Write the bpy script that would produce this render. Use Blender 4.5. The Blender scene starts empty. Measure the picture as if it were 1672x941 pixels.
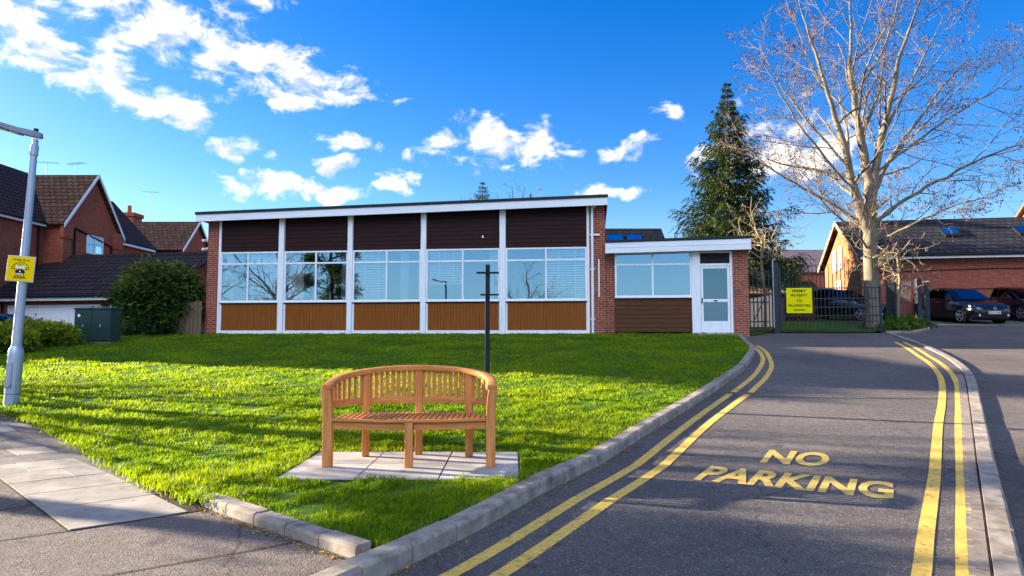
import bpy, bmesh, math, random
import numpy as np
from mathutils import Vector, Matrix
R = math.radians
PI = math.pi
rng = np.random.default_rng(7)
random.seed(7)
S = bpy.context.scene
COL = S.collection

# ------------------------------------------------------------------ camera
CZ = 1.35
PITCH = math.atan(78 / 1115.0)
cam_d = bpy.data.cameras.new('camera')
cam_d.sensor_width = 36
cam_d.lens = 1115.0 / 1672 * 36
cam_d.clip_end = 3000
cam = bpy.data.objects.new('camera', cam_d)
COL.objects.link(cam)
cam.location = (0, 0, CZ)
cam.rotation_euler = (PI / 2 + PITCH, 0, 0)
S.camera = cam

# ------------------------------------------------------------------ light
SUN_AZ = math.atan2(-0.955, 0.30)          # from +Y, clockwise positive
SUN_EL = R(14.5)
SKY_STRENGTH = 0.05
SUN_STRENGTH = 5.0
S.view_settings.view_transform = 'Standard'
S.view_settings.look = 'None'
S.view_settings.gamma = 1
S.view_settings.exposure = 2.6
S.view_settings.use_curve_mapping = False
S.cycles.max_bounces = 8
S.cycles.transparent_max_bounces = 16

sd = bpy.data.lights.new('sun', 'SUN')
sd.energy = SUN_STRENGTH
sd.angle = R(0.5)
sd.color = (1.0, 0.86, 0.66)
sun = bpy.data.objects.new('sun', sd)
COL.objects.link(sun)
sun_dir = Vector((math.sin(SUN_AZ) * math.cos(SUN_EL), math.cos(SUN_AZ) * math.cos(SUN_EL), math.sin(SUN_EL)))
sun.rotation_euler = sun_dir.to_track_quat('Z', 'Y').to_euler()
sun.location = (-30, 10, 20)

# clouds: x, y, half width, half height, all as (azimuth, elevation) in degrees of the sky
CLOUDS = [
    (-32.5, 25.4, 7.0, 3.4), (-37.0, 26.5, 4.0, 3.0), (-25.0, 26.6, 5.5, 2.4), (-39.0, 21.2, 4.6, 2.6), (-36.0, 18.8, 3.0, 1.4),
    (-30.5, 21.6, 4.2, 1.8), (-26.5, 22.6, 6.0, 2.2), (-21.8, 21.2, 5.4, 2.4), (-17.6, 19.6, 6.4, 2.4), (-31.5, 18.4, 5.6, 2.2), (-26.8, 17.2, 3.6, 1.6),
    (-17.2, 11.8, 7.4, 1.1), (-10.0, 13.0, 2.9, 1.2), (-0.4, 16.1, 5.2, 2.5), (-6.6, 15.6, 2.6, 1.2), (9.6, 15.2, 2.2, .9),
    (13.2, 17.9, 2.6, 1.1), (22.5, 14.4, 6.5, 3.2), (6.4, 12.5, 3.6, .9), (-18.6, 28.0, 3.2, 1.5), (-22.6, 14.2, 3.6, 1.0),
    (-14.0, 15.4, 2.2, 0.8), (10.0, 12.0, 2.6, .7), (-20.5, 26.6, 2.0, 1.8), (15.5, 14.8, 2.0, .7), (-14.5, 13.6, 2.2, .6),
    (165.0, 24.0, 16.0, 5.0), (-150.0, 30.0, 14.0, 6.0), (130.0, 20.0, 12.0, 4.0), (-110, 30, 14, 6), (80, 30, 12, 5), (190, 12, 9, 2.2),
]


def build_world():
    w = bpy.data.worlds.new('World')
    S.world = w
    w.use_nodes = True
    nt = w.node_tree
    N, L = nt.nodes, nt.links
    N.clear()
    out = N.new('ShaderNodeOutputWorld')
    bg = N.new('ShaderNodeBackground')
    bg.inputs['Strength'].default_value = SKY_STRENGTH
    L.new(bg.outputs[0], out.inputs[0])
    sky = N.new('ShaderNodeTexSky')
    sky.sky_type = 'NISHITA'
    sky.sun_disc = False
    sky.sun_elevation = SUN_EL
    sky.sun_rotation = SUN_AZ % (2 * PI)
    sky.air_density = 1.0
    sky.dust_density = 0.4
    sky.ozone_density = 3.0
    hs = N.new('ShaderNodeHueSaturation')
    hs.inputs['Saturation'].default_value = 1.40
    hs.inputs['Hue'].default_value = 0.518
    L.new(sky.outputs[0], hs.inputs['Color'])

    def m(op, a, b=None, c=None):
        n = N.new('ShaderNodeMath')
        n.operation = op
        for i, x in enumerate((a, b, c)):
            if x is None:
                continue
            if isinstance(x, (int, float)):
                n.inputs[i].default_value = x
            else:
                L.new(x, n.inputs[i])
        return n.outputs[0]

    def vm(op, a, b=None, out_i=0):
        n = N.new('ShaderNodeVectorMath')
        n.operation = op
        for i, x in enumerate((a, b)):
            if x is None:
                continue
            if isinstance(x, tuple):
                n.inputs[i].default_value = x
            else:
                L.new(x, n.inputs[i])
        return n.outputs[out_i]
    tc = N.new('ShaderNodeTexCoord')
    sp = N.new('ShaderNodeSeparateXYZ')
    L.new(tc.outputs['Generated'], sp.inputs[0])
    az = m('ARCTAN2', sp.outputs[0], sp.outputs[1])
    el = m('ARCSINE', sp.outputs[2])
    cb = N.new('ShaderNodeCombineXYZ')
    L.new(az, cb.inputs[0])
    L.new(el, cb.inputs[1])
    P = cb.outputs[0]

    def noise(vec, scale, detail, rough, dist=0.0):
        n = N.new('ShaderNodeTexNoise')
        n.noise_dimensions = '2D'
        n.inputs['Scale'].default_value = scale
        n.inputs['Detail'].default_value = detail
        n.inputs['Roughness'].default_value = rough
        n.inputs['Distortion'].default_value = dist
        L.new(vec, n.inputs['Vector'])
        return n.outputs[0]
    # warp the position a little so the blobs get ragged outlines
    wn = N.new('ShaderNodeTexNoise')
    wn.noise_dimensions = '2D'
    wn.inputs['Scale'].default_value = 9
    wn.inputs['Detail'].default_value = 3
    L.new(P, wn.inputs['Vector'])
    warp = vm('MULTIPLY', vm('SUBTRACT', wn.outputs['Color'], (0.5, 0.5, 0.5)), (0.13, 0.065, 0.0))
    PW = vm('ADD', P, warp)
    mask = None
    for a, e, ra, re in CLOUDS:
        a = a if a <= 180 else a - 360
        d = vm('MULTIPLY', vm('SUBTRACT', PW, (R(a), R(e), 0.0)), (1 / R(ra), 1 / R(re), 0.0))
        q = m('SUBTRACT', 1.0, vm('DOT_PRODUCT', d, d, 1))
        mask = q if mask is None else m('SMOOTH_MAX', mask, q, 0.35)
    # added cloud behind the viewpoint, put in as fill light for shaded walls
    fill_bank = N.new('ShaderNodeMapRange')
    fill_bank.interpolation_type = 'SMOOTHSTEP'
    fill_bank.inputs['From Min'].default_value = 0.68
    fill_bank.inputs['From Max'].default_value = 0.79
    fill_bank.inputs['To Min'].default_value = -1.5
    fill_bank.inputs['To Max'].default_value = 1.0
    L.new(m('SUBTRACT', m('MULTIPLY', sp.outputs[2], 0.6), m('MULTIPLY', sp.outputs[1], 0.6)), fill_bank.inputs['Value'])
    mask = m('MAXIMUM', mask, fill_bank.outputs[0])
    PS = vm('MULTIPLY', P, (1.0, 1.7, 1.0))
    f1 = noise(PS, 17.0, 9.0, 0.62, 0.25)
    sdx = vm('ADD', PS, (-0.012, 0.03, 0.0))
    f2 = noise(sdx, 17.0, 5.0, 0.6, 0.25)
    dens = m('ADD', m('MULTIPLY', mask, 0.66), m('MULTIPLY', m('SUBTRACT', f1, 0.5), 2.9))
    mr = N.new('ShaderNodeMapRange')
    mr.interpolation_type = 'SMOOTHSTEP'
    mr.inputs['From Min'].default_value = 0.02
    mr.inputs['From Max'].default_value = 0.95
    L.new(dens, mr.inputs['Value'])
    # cloud shading painted from offset noise: sunward side brighter
    lit = N.new('ShaderNodeMapRange')
    lit.inputs['From Min'].default_value = -0.10
    lit.inputs['From Max'].default_value = 0.10
    L.new(m('ADD', m('SUBTRACT', f1, f2), m('MULTIPLY', m('SUBTRACT', 0.75, dens), 0.07)), lit.inputs['Value'])
    cm = N.new('ShaderNodeMix')
    cm.data_type = 'RGBA'
    cm.inputs['A'].default_value = (3.1, 3.2, 3.8, 1)
    cm.inputs['B'].default_value = (5.6, 5.2, 4.9, 1)
    L.new(lit.outputs[0], cm.inputs['Factor'])
    mx = N.new('ShaderNodeMix')
    mx.data_type = 'RGBA'
    L.new(m('MULTIPLY', mr.outputs[0], 0.96), mx.inputs['Factor'])
    hz = N.new('ShaderNodeMapRange')
    hz.interpolation_type = 'SMOOTHSTEP'
    hz.inputs['From Min'].default_value = 0.22
    hz.inputs['From Max'].default_value = -0.02
    hz.inputs['To Max'].default_value = 0.85
    L.new(sp.outputs[2], hz.inputs['Value'])
    hm = N.new('ShaderNodeMix')
    hm.data_type = 'RGBA'
    hm.inputs['B'].default_value = (1.6, 2.6, 4.0, 1)
    L.new(hz.outputs[0], hm.inputs['Factor'])
    L.new(hs.outputs[0], hm.inputs['A'])
    L.new(hm.outputs['Result'], mx.inputs['A'])
    # clouds behind the viewpoint are boosted to fill the shaded fronts
    fl_ = N.new('ShaderNodeMapRange')
    fl_.inputs['From Min'].default_value = 0.2
    fl_.inputs['From Max'].default_value = -0.6
    fl_.inputs['To Min'].default_value = 1.0
    fl_.inputs['To Max'].default_value = 4.2
    L.new(sp.outputs[1], fl_.inputs['Value'])
    sc_ = N.new('ShaderNodeVectorMath')
    sc_.operation = 'MULTIPLY'
    L.new(cm.outputs['Result'], sc_.inputs[0])
    bl_ = N.new('ShaderNodeVectorMath')
    bl_.operation = 'POWER'
    cbl = N.new('ShaderNodeCombineXYZ')
    for i_ in range(3):
        L.new(fl_.outputs[0], cbl.inputs[i_])
    L.new(cbl.outputs[0], bl_.inputs[0])
    bl_.inputs[1].default_value = (0.86, 0.95, 1.08)
    L.new(bl_.outputs[0], sc_.inputs[1])
    L.new(sc_.outputs[0], mx.inputs['B'])
    L.new(mx.outputs['Result'], bg.inputs['Color'])


build_world()

# ------------------------------------------------------------------ materials
MATS = {}


def nodes(name):
    m = bpy.data.materials.new(name)
    m.use_nodes = True
    nt = m.node_tree
    b = nt.nodes['Principled BSDF']
    return m, nt, nt.nodes, nt.links, b


def rgba(c):
    return (c[0], c[1], c[2], 1)


def noise_node(nt, scale, detail=4, rough=0.55, coord='Object', stretch=None):
    N, L = nt.nodes, nt.links
    tc = N.new('ShaderNodeTexCoord')
    v = tc.outputs[coord]
    if stretch:
        mp = N.new('ShaderNodeMapping')
        mp.inputs['Scale'].default_value = stretch
        L.new(v, mp.inputs['Vector'])
        v = mp.outputs[0]
    n = N.new('ShaderNodeTexNoise')
    n.inputs['Scale'].default_value = scale
    n.inputs['Detail'].default_value = detail
    n.inputs['Roughness'].default_value = rough
    L.new(v, n.inputs['Vector'])
    return n


def ramp(nt, fac, stops):
    r = nt.nodes.new('ShaderNodeValToRGB')
    els = r.color_ramp.elements
    while len(els) < len(stops):
        els.new(0.5)
    for e, (p, c) in zip(els, stops):
        e.position = p
        e.color = rgba(c)
    nt.links.new(fac, r.inputs[0])
    return r.outputs[0]


def bump(nt, b, height, strength=0.3, dist=0.01):
    n = nt.nodes.new('ShaderNodeBump')
    n.inputs['Strength'].default_value = strength
    n.inputs['Distance'].default_value = dist
    nt.links.new(height, n.inputs['Height'])
    nt.links.new(n.outputs[0], b.inputs['Normal'])
    return n


def mat(name, c1, c2=None, scale=8, rough=0.6, metal=0.0, bmp=0.0, bdist=0.01, stretch=None, detail=5, spec=0.07, lo=0.3, hi=0.7, coat=0.0, bscale=None, spots=None):
    if name in MATS:
        return MATS[name]
    m, nt, N, L, b = nodes(name)
    b.inputs['Roughness'].default_value = rough
    b.inputs['Metallic'].default_value = metal
    b.inputs['Specular IOR Level'].default_value = spec
    b.inputs['Coat Weight'].default_value = coat
    if c2 is None:
        c2 = tuple(x * 0.8 for x in c1)
    n = noise_node(nt, scale, detail, 0.6, stretch=stretch)
    col = ramp(nt, n.outputs[0], [(lo, c1), (hi, c2)])
    if spots:
        for sc_, thr, dk in spots:
            q = noise_node(nt, sc_, 5, 0.6)
            f = ramp(nt, q.outputs[0], [(thr, (1, 1, 1)), (thr + .06, (dk, dk, dk * .98))])
            mu = N.new('ShaderNodeVectorMath'); mu.operation = 'MULTIPLY'
            L.new(col, mu.inputs[0]); L.new(f, mu.inputs[1])
            col = mu.outputs[0]
    L.new(col, b.inputs['Base Color'])
    if bmp:
        n2 = n if bscale is None else noise_node(nt, bscale, 4, 0.6, stretch=stretch)
        bump(nt, b, n2.outputs[0], bmp, bdist)
    MATS[name] = m
    return m


def wall_vec(nt):
    """(along the wall, height) from object coordinates, whichever way the face looks"""
    N, L = nt.nodes, nt.links
    tc = N.new('ShaderNodeTexCoord')
    sp = N.new('ShaderNodeSeparateXYZ')
    L.new(tc.outputs['Object'], sp.inputs[0])
    sn = N.new('ShaderNodeSeparateXYZ')
    L.new(tc.outputs['Normal'], sn.inputs[0])
    ax = N.new('ShaderNodeMath'); ax.operation = 'ABSOLUTE'; L.new(sn.outputs[0], ax.inputs[0])
    ay = N.new('ShaderNodeMath'); ay.operation = 'ABSOLUTE'; L.new(sn.outputs[1], ay.inputs[0])
    gt = N.new('ShaderNodeMath'); gt.operation = 'GREATER_THAN'; L.new(ax.outputs[0], gt.inputs[0]); L.new(ay.outputs[0], gt.inputs[1])
    mx = N.new('ShaderNodeMix'); mx.data_type = 'FLOAT'
    L.new(gt.outputs[0], mx.inputs[0]); L.new(sp.outputs[0], mx.inputs[2]); L.new(sp.outputs[1], mx.inputs[3])
    cb = N.new('ShaderNodeCombineXYZ')
    L.new(mx.outputs[0], cb.inputs[0]); L.new(sp.outputs[2], cb.inputs[1])
    return cb.outputs[0]


def brick_mat(name, c1, c2, mortar, w=0.225, h=0.075, ms=0.011, bs=0.5, offset=0.5, rough=0.85, dirt=0.5, bdist=0.008, freq=2):
    if name in MATS:
        return MATS[name]
    m, nt, N, L, b = nodes(name)
    v = wall_vec(nt)
    br = N.new('ShaderNodeTexBrick')
    br.inputs['Scale'].default_value = 1
    br.inputs['Brick Width'].default_value = w
    br.inputs['Row Height'].default_value = h
    br.inputs['Mortar Size'].default_value = ms
    br.inputs['Mortar Smooth'].default_value = 0.15
    br.inputs['Color1'].default_value = rgba(c1)
    br.inputs['Color2'].default_value = rgba(c2)
    br.inputs['Mortar'].default_value = rgba(mortar)
    br.offset = offset
    br.offset_frequency = freq
    L.new(v, br.inputs['Vector'])
    n = noise_node(nt, 1.3, 6, 0.65)
    mr = N.new('ShaderNodeMapRange')
    mr.inputs['From Min'].default_value = 0.3; mr.inputs['From Max'].default_value = 0.75
    mr.inputs['To Min'].default_value = 1.0; mr.inputs['To Max'].default_value = 1.0 - dirt * 0.6
    L.new(n.outputs[0], mr.inputs['Value'])
    n3 = noise_node(nt, 9, 3, 0.6)
    mr2 = N.new('ShaderNodeMapRange')
    mr2.inputs['From Min'].default_value = 0.3; mr2.inputs['From Max'].default_value = 0.7
    mr2.inputs['To Min'].default_value = 0.75; mr2.inputs['To Max'].default_value = 1.2
    L.new(n3.outputs[0], mr2.inputs['Value'])
    mu = N.new('ShaderNodeMath'); mu.operation = 'MULTIPLY'
    L.new(mr.outputs[0], mu.inputs[0]); L.new(mr2.outputs[0], mu.inputs[1])
    mx = N.new('ShaderNodeVectorMath'); mx.operation = 'SCALE'
    L.new(br.outputs['Color'], mx.inputs[0]); L.new(mu.outputs[0], mx.inputs['Scale'])
    L.new(mx.outputs[0], b.inputs['Base Color'])
    b.inputs['Roughness'].default_value = rough
    b.inputs['Specular IOR Level'].default_value = 0.06
    inv = N.new('ShaderNodeMath'); inv.operation = 'SUBTRACT'; inv.inputs[0].default_value = 1
    L.new(br.outputs['Fac'], inv.inputs[1])
    bump(nt, b, inv.outputs[0], bs, bdist)
    MATS[name] = m
    return m


def glass_mat(name, refl=0.55, tint=(0.45, 0.55, 0.6), gcol=(0.58, 0.84, 1.0, 1)):
    if name in MATS:
        return MATS[name]
    m, nt, N, L, b = nodes(name)
    N.remove(b)
    out = N['Material Output']
    gl = N.new('ShaderNodeBsdfGlossy'); gl.inputs['Roughness'].default_value = 0.012
    gl.inputs['Color'].default_value = gcol
    tr = N.new('ShaderNodeBsdfTransparent'); tr.inputs['Color'].default_value = rgba(tint)
    lw = N.new('ShaderNodeFresnel'); lw.inputs['IOR'].default_value = 1.5
    ad = N.new('ShaderNodeMath'); ad.operation = 'ADD'; ad.use_clamp = True; ad.inputs[1].default_value = refl
    L.new(lw.outputs[0], ad.inputs[0])
    n = noise_node(nt, 0.9, 2, 0.5)
    bm_ = N.new('ShaderNodeBump'); bm_.inputs['Strength'].default_value = 0.05; bm_.inputs['Distance'].default_value = 0.05
    L.new(n.outputs[0], bm_.inputs['Height']); L.new(bm_.outputs[0], gl.inputs['Normal'])
    mx = N.new('ShaderNodeMixShader')
    L.new(ad.outputs[0], mx.inputs[0]); L.new(tr.outputs[0], mx.inputs[1]); L.new(gl.outputs[0], mx.inputs[2])
    L.new(mx.outputs[0], out.inputs[0])
    MATS[name] = m
    return m


def leaf_mat(name, ca, cb, cc, transl=0.35, rough=0.55, nscale=0.9):
    """leaves and blades: colour from a per-leaf value plus a slow patchiness"""
    if name in MATS:
        return MATS[name]
    m, nt, N, L, b = nodes(name)
    at = N.new('ShaderNodeAttribute'); at.attribute_name = 'shade'
    n = noise_node(nt, nscale, 4, 0.6)
    ad = N.new('ShaderNodeMath'); ad.operation = 'MULTIPLY_ADD'; ad.inputs[1].default_value = 0.55
    L.new(at.outputs['Fac'], ad.inputs[0])
    sc = N.new('ShaderNodeMath'); sc.operation = 'MULTIPLY'; sc.inputs[1].default_value = 0.5
    L.new(n.outputs[0], sc.inputs[0]); L.new(sc.outputs[0], ad.inputs[2])
    col = ramp(nt, ad.outputs[0], [(0.2, ca), (0.5, cb), (0.85, cc)])
    L.new(col, b.inputs['Base Color'])
    b.inputs['Roughness'].default_value = rough
    b.inputs['Specular IOR Level'].default_value = 0.12
    tr = N.new('ShaderNodeBsdfTranslucent')
    tc = N.new('ShaderNodeVectorMath'); tc.operation = 'MULTIPLY'; tc.inputs[1].default_value = (1.35, 1.3, 0.6)
    L.new(col, tc.inputs[0]); L.new(tc.outputs[0], tr.inputs['Color'])
    mx = N.new('ShaderNodeMixShader'); mx.inputs[0].default_value = transl
    L.new(b.outputs[0], mx.inputs[1]); L.new(tr.outputs[0], mx.inputs[2])
    L.new(mx.outputs[0], N['Material Output'].inputs[0])
    MATS[name] = m
    return m


def asphalt_mat(name, dark, light, patch, speck=0.35):
    m, nt, N, L, b = nodes(name)
    big = noise_node(nt, 0.55, 6, 0.62)
    fine = noise_node(nt, 95, 4, 0.75)
    tc = N.new('ShaderNodeTexCoord')
    vo = N.new('ShaderNodeTexVoronoi'); vo.inputs['Scale'].default_value = 70
    L.new(tc.outputs['Object'], vo.inputs['Vector'])
    base = ramp(nt, big.outputs[0], [(0.30, dark), (0.52, tuple((a + c) / 2 for a, c in zip(dark, light))), (0.70, light)])
    fcol = ramp(nt, fine.outputs[0], [(0.34, (0.30, 0.30, 0.31)), (0.50, (1, 1, 1)), (0.70, (1.9, 1.85, 1.78))])
    mid_ = noise_node(nt, 14, 5, 0.7)
    mcol = ramp(nt, mid_.outputs[0], [(0.30, (0.72, 0.72, 0.73)), (0.68, (1.18, 1.17, 1.16))])
    mu0 = N.new('ShaderNodeVectorMath'); mu0.operation = 'MULTIPLY'
    L.new(base, mu0.inputs[0]); L.new(mcol, mu0.inputs[1])
    # hairline cracks: edges of big warped cells, only here and there
    wv = noise_node(nt, 1.6, 5, 0.65)
    wa = N.new('ShaderNodeVectorMath'); wa.operation = 'MULTIPLY_ADD'
    wa.inputs[1].default_value = (0.5, 0.5, 0.0)
    L.new(wv.outputs['Color'], wa.inputs[0]); L.new(tc.outputs['Object'], wa.inputs[2])
    vc = N.new('ShaderNodeTexVoronoi'); vc.feature = 'DISTANCE_TO_EDGE'; vc.inputs['Scale'].default_value = 0.42
    L.new(wa.outputs[0], vc.inputs['Vector'])
    cr = N.new('ShaderNodeMapRange'); cr.inputs['From Min'].default_value = 0.0; cr.inputs['From Max'].default_value = 0.0045
    cr.inputs['To Min'].default_value = 0.55; cr.inputs['To Max'].default_value = 1.0
    L.new(vc.outputs['Distance'], cr.inputs['Value'])
    cs_ = N.new('ShaderNodeVectorMath'); cs_.operation = 'SCALE'
    L.new(mu0.outputs[0], cs_.inputs[0]); L.new(cr.outputs[0], cs_.inputs['Scale'])
    # oil drips and damp stains
    oi = noise_node(nt, 1.9, 3, 0.5)
    of = ramp(nt, oi.outputs[0], [(0.66, (1, 1, 1)), (0.74, (0.62, 0.62, 0.64))])
    om = N.new('ShaderNodeVectorMath'); om.operation = 'MULTIPLY'
    L.new(cs_.outputs[0], om.inputs[0]); L.new(of, om.inputs[1])
    mu = N.new('ShaderNodeVectorMath'); mu.operation = 'MULTIPLY'
    L.new(om.outputs[0], mu.inputs[0]); L.new(fcol, mu.inputs[1])
    # pale chippings
    sv = N.new('ShaderNodeSeparateColor'); L.new(vo.outputs['Color'], sv.inputs[0])
    gt = N.new('ShaderNodeMath'); gt.operation = 'GREATER_THAN'; gt.inputs[1].default_value = 0.93; L.new(sv.outputs[0], gt.inputs[0])
    lt = N.new('ShaderNodeMath'); lt.operation = 'LESS_THAN'; lt.inputs[1].default_value = 0.36; L.new(vo.outputs['Distance'], lt.inputs[0])
    an = N.new('ShaderNodeMath'); an.operation = 'MULTIPLY'; L.new(gt.outputs[0], an.inputs[0]); L.new(lt.outputs[0], an.inputs[1])
    sc = N.new('ShaderNodeMath'); sc.operation = 'MULTIPLY'; sc.inputs[1].default_value = speck; L.new(an.outputs[0], sc.inputs[0])
    mx = N.new('ShaderNodeMix'); mx.data_type = 'RGBA'
    L.new(sc.outputs[0], mx.inputs['Factor']); L.new(mu.outputs[0], mx.inputs['A']); mx.inputs['B'].default_value = rgba(patch)
    L.new(mx.outputs['Result'], b.inputs['Base Color'])
    b.inputs['Roughness'].default_value = 0.86
    b.inputs['Specular IOR Level'].default_value = 0.08
    hs = N.new('ShaderNodeMath'); hs.operation = 'SUBTRACT'
    L.new(fine.outputs[0], hs.inputs[0])
    v2 = N.new('ShaderNodeMath'); v2.operation = 'MULTIPLY'; v2.inputs[1].default_value = 0.5; L.new(vo.outputs['Distance'], v2.inputs[0])
    L.new(v2.outputs[0], hs.inputs[1])
    bump(nt, b, hs.outputs[0], 0.9, 0.014)
    MATS[name] = m
    return m


def worn_paint(name, col, under, scale=22, amount=0.40):
    m, nt, N, L, b = nodes(name)
    n = noise_node(nt, scale, 8, 0.75)
    n2 = noise_node(nt, 2.5, 3, 0.6)
    ad = N.new('ShaderNodeMath'); ad.operation = 'ADD'; L.new(n.outputs[0], ad.inputs[0])
    sc = N.new('ShaderNodeMath'); sc.operation = 'MULTIPLY_ADD'; sc.inputs[1].default_value = 0.3; sc.inputs[2].default_value = -0.15
    L.new(n2.outputs[0], sc.inputs[0]); L.new(sc.outputs[0], ad.inputs[1])
    c2 = tuple(x * 0.72 for x in col)
    L.new(ramp(nt, ad.outputs[0], [(amount - 0.07, under), (amount, c2), (0.62, col)]), b.inputs['Base Color'])
    b.inputs['Roughness'].default_value = 0.7
    n3 = noise_node(nt, 95, 4, 0.75)
    bump(nt, b, n3.outputs[0], 0.6, 0.01)
    MATS[name] = m
    return m


M_white = mat('white_paint', (0.82, 0.82, 0.81), (0.60, 0.59, 0.57), scale=3, rough=0.5, lo=0.48, hi=0.85, stretch=(4, 4, .5), detail=8)
M_fascia = mat('fascia_boards', (0.82, 0.82, 0.82), (0.70, 0.70, 0.72), scale=2.2, rough=0.55, stretch=(0.3, 1, 4), lo=0.4, hi=0.8)
M_felt = mat('roof_felt', (0.022, 0.022, 0.024), (0.05, 0.05, 0.05), scale=6, rough=0.9, bmp=0.3)
M_clad = mat('dark_cladding', (0.022, 0.0095, 0.0085), (0.040, 0.017, 0.014), scale=5, rough=0.55, stretch=(0.5, 1, 6), bmp=0.15)
M_cladr = mat('red_brown_cladding', (0.078, 0.029, 0.014), (0.115, 0.045, 0.021), scale=5, rough=0.5, stretch=(0.5, 1, 6), bmp=0.15)
M_pan = mat('cedar_panel', (0.20, 0.060, 0.012), (0.29, 0.092, 0.018), scale=4, rough=0.5, stretch=(9, 9, 0.6), bmp=0.1)
M_brick = brick_mat('red_brick', (0.40, 0.082, 0.040), (0.26, 0.048, 0.026), (0.38, 0.24, 0.18), ms=0.012)
M_brickh = brick_mat('house_brick', (0.48, 0.105, 0.050), (0.36, 0.072, 0.036), (0.34, 0.14, 0.095), dirt=0.35)
M_brickd = brick_mat('hall_brick', (0.44, 0.105, 0.055), (0.31, 0.070, 0.040), (0.32, 0.15, 0.11), dirt=0.4)
M_bricko = brick_mat('gable_brick', (0.30, 0.115, 0.042), (0.23, 0.085, 0.032), (0.26, 0.16, 0.09), dirt=0.3)
M_tile = brick_mat('sunlit_tone_roof_tile', (0.20, 0.105, 0.058), (0.12, 0.066, 0.042), (0.018, 0.013, 0.012), w=0.33, h=0.24, ms=0.022, bs=0.9, bdist=0.03, dirt=0.5)  # lighter brown stands in for sunlight on the gable roofs
M_tileg = brick_mat('grey_roof_tile', (0.050, 0.047, 0.052), (0.034, 0.032, 0.037), (0.012, 0.012, 0.013), w=0.33, h=0.21, ms=0.02, bs=0.9, bdist=0.03, dirt=0.3)
M_slate = brick_mat('plum_roof_tile', (0.060, 0.042, 0.042), (0.040, 0.029, 0.031), (0.012, 0.011, 0.011), w=0.33, h=0.22, ms=0.022, bs=0.9, bdist=0.03, dirt=0.3)
M_lead = mat('lead', (0.16, 0.18, 0.21), (0.10, 0.12, 0.14), scale=6, rough=0.5)
M_black = mat('black_plastic', (0.012, 0.012, 0.014), (0.02, 0.02, 0.022), rough=0.4)
M_steel = mat('galvanised_steel', (0.42, 0.46, 0.52), (0.30, 0.33, 0.38), scale=5, rough=0.45, metal=0.55, stretch=(1, 1, 0.25), lo=0.35, hi=0.75, spec=0.4)
M_fence = mat('painted_steel_blue_black', (0.009, 0.013, 0.019), (0.016, 0.022, 0.030), scale=9, rough=0.4, spec=0.4)
M_post = mat('black_post_paint', (0.012, 0.015, 0.022), (0.025, 0.030, 0.04), scale=9, rough=0.45)
M_teak = mat('teak', (0.62, 0.265, 0.085), (0.38, 0.142, 0.040), scale=6, rough=0.5, stretch=(3, 3, 3), bmp=0.12, bdist=0.004, detail=8)
M_teakz = mat('teak_upright', (0.62, 0.265, 0.085), (0.38, 0.142, 0.040), scale=5, rough=0.5, stretch=(9, 9, 0.7), bmp=0.12, bdist=0.004, detail=8)
M_teakx = mat('teak_along', (0.62, 0.265, 0.085), (0.38, 0.142, 0.040), scale=5, rough=0.5, stretch=(0.8, 7, 9), bmp=0.12, bdist=0.004, detail=8)
M_teaky = mat('teak_seat', (0.50, 0.225, 0.08), (0.31, 0.125, 0.045), scale=5, rough=0.45, stretch=(9, 0.8, 9), bmp=0.12, bdist=0.004, detail=8)
M_conc = mat('concrete_kerb', (0.37, 0.315, 0.255), (0.145, 0.122, 0.10), scale=7, rough=0.85, bmp=0.5, bdist=0.006, detail=9, lo=0.32, hi=0.72, spots=((1.1, .52, .80), (9, .62, .62), (34, .66, .5)))
M_slab = mat('pale_paving', (0.34, 0.30, 0.255), (0.21, 0.185, 0.158), scale=4, rough=0.8, bmp=0.25, bdist=0.004, detail=9, spots=((1.1, .52, .80), (9, .62, .62), (34, .66, .5)))
M_slabd = mat('grey_paving', (0.19, 0.168, 0.152), (0.115, 0.10, 0.092), scale=5, rough=0.85, bmp=0.4, bdist=0.006, detail=9, spots=((1.1, .52, .80), (9, .62, .62), (34, .66, .5)))
M_pad = mat('pad_paving', (0.47, 0.43, 0.39), (0.30, 0.275, 0.25), scale=3.5, rough=0.8, bmp=0.25, bdist=0.004, detail=9, spots=((1.1, .52, .80), (9, .62, .62), (34, .66, .5)))
M_joint = mat('joint_dirt', (0.03, 0.026, 0.02), (0.06, 0.05, 0.035), scale=20, rough=0.95)
M_sett = mat('sett_stone', (0.30, 0.24, 0.19), (0.17, 0.14, 0.12), scale=9, rough=0.85, bmp=0.5, bdist=0.01)
M_road = asphalt_mat('drive_asphalt', (0.105, 0.092, 0.086), (0.160, 0.140, 0.128), (0.50, 0.46, 0.42), .6)
M_pave = asphalt_mat('pavement_asphalt', (0.125, 0.105, 0.095), (0.180, 0.150, 0.133), (0.40, 0.36, 0.32), 0.3)
M_park = asphalt_mat('car_park_asphalt', (0.10, 0.086, 0.078), (0.165, 0.140, 0.125), (0.40, 0.36, 0.32), 0.25)
M_yel = worn_paint('yellow_road_paint', (0.80, 0.50, 0.075), (0.17, 0.135, 0.07), 26, 0.43)
M_yel2 = worn_paint('yellow_letter_paint', (0.80, 0.51, 0.10), (0.22, 0.17, 0.09), 20, 0.38)
M_signy = mat('yellow_sign', (0.80, 0.56, 0.0), (0.75, 0.50, 0.0), scale=3, rough=0.4)
M_signy2 = mat('acid_yellow_sign', (0.78, 0.70, 0.0), (0.72, 0.64, 0.0), scale=3, rough=0.4)
M_ink = mat('black_ink', (0.012, 0.012, 0.014), (0.02, 0.02, 0.02), rough=0.6)
M_cab = mat('cabinet_green', (0.010, 0.034, 0.026), (0.016, 0.046, 0.036), scale=5, rough=0.4, spec=0.4)
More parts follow.
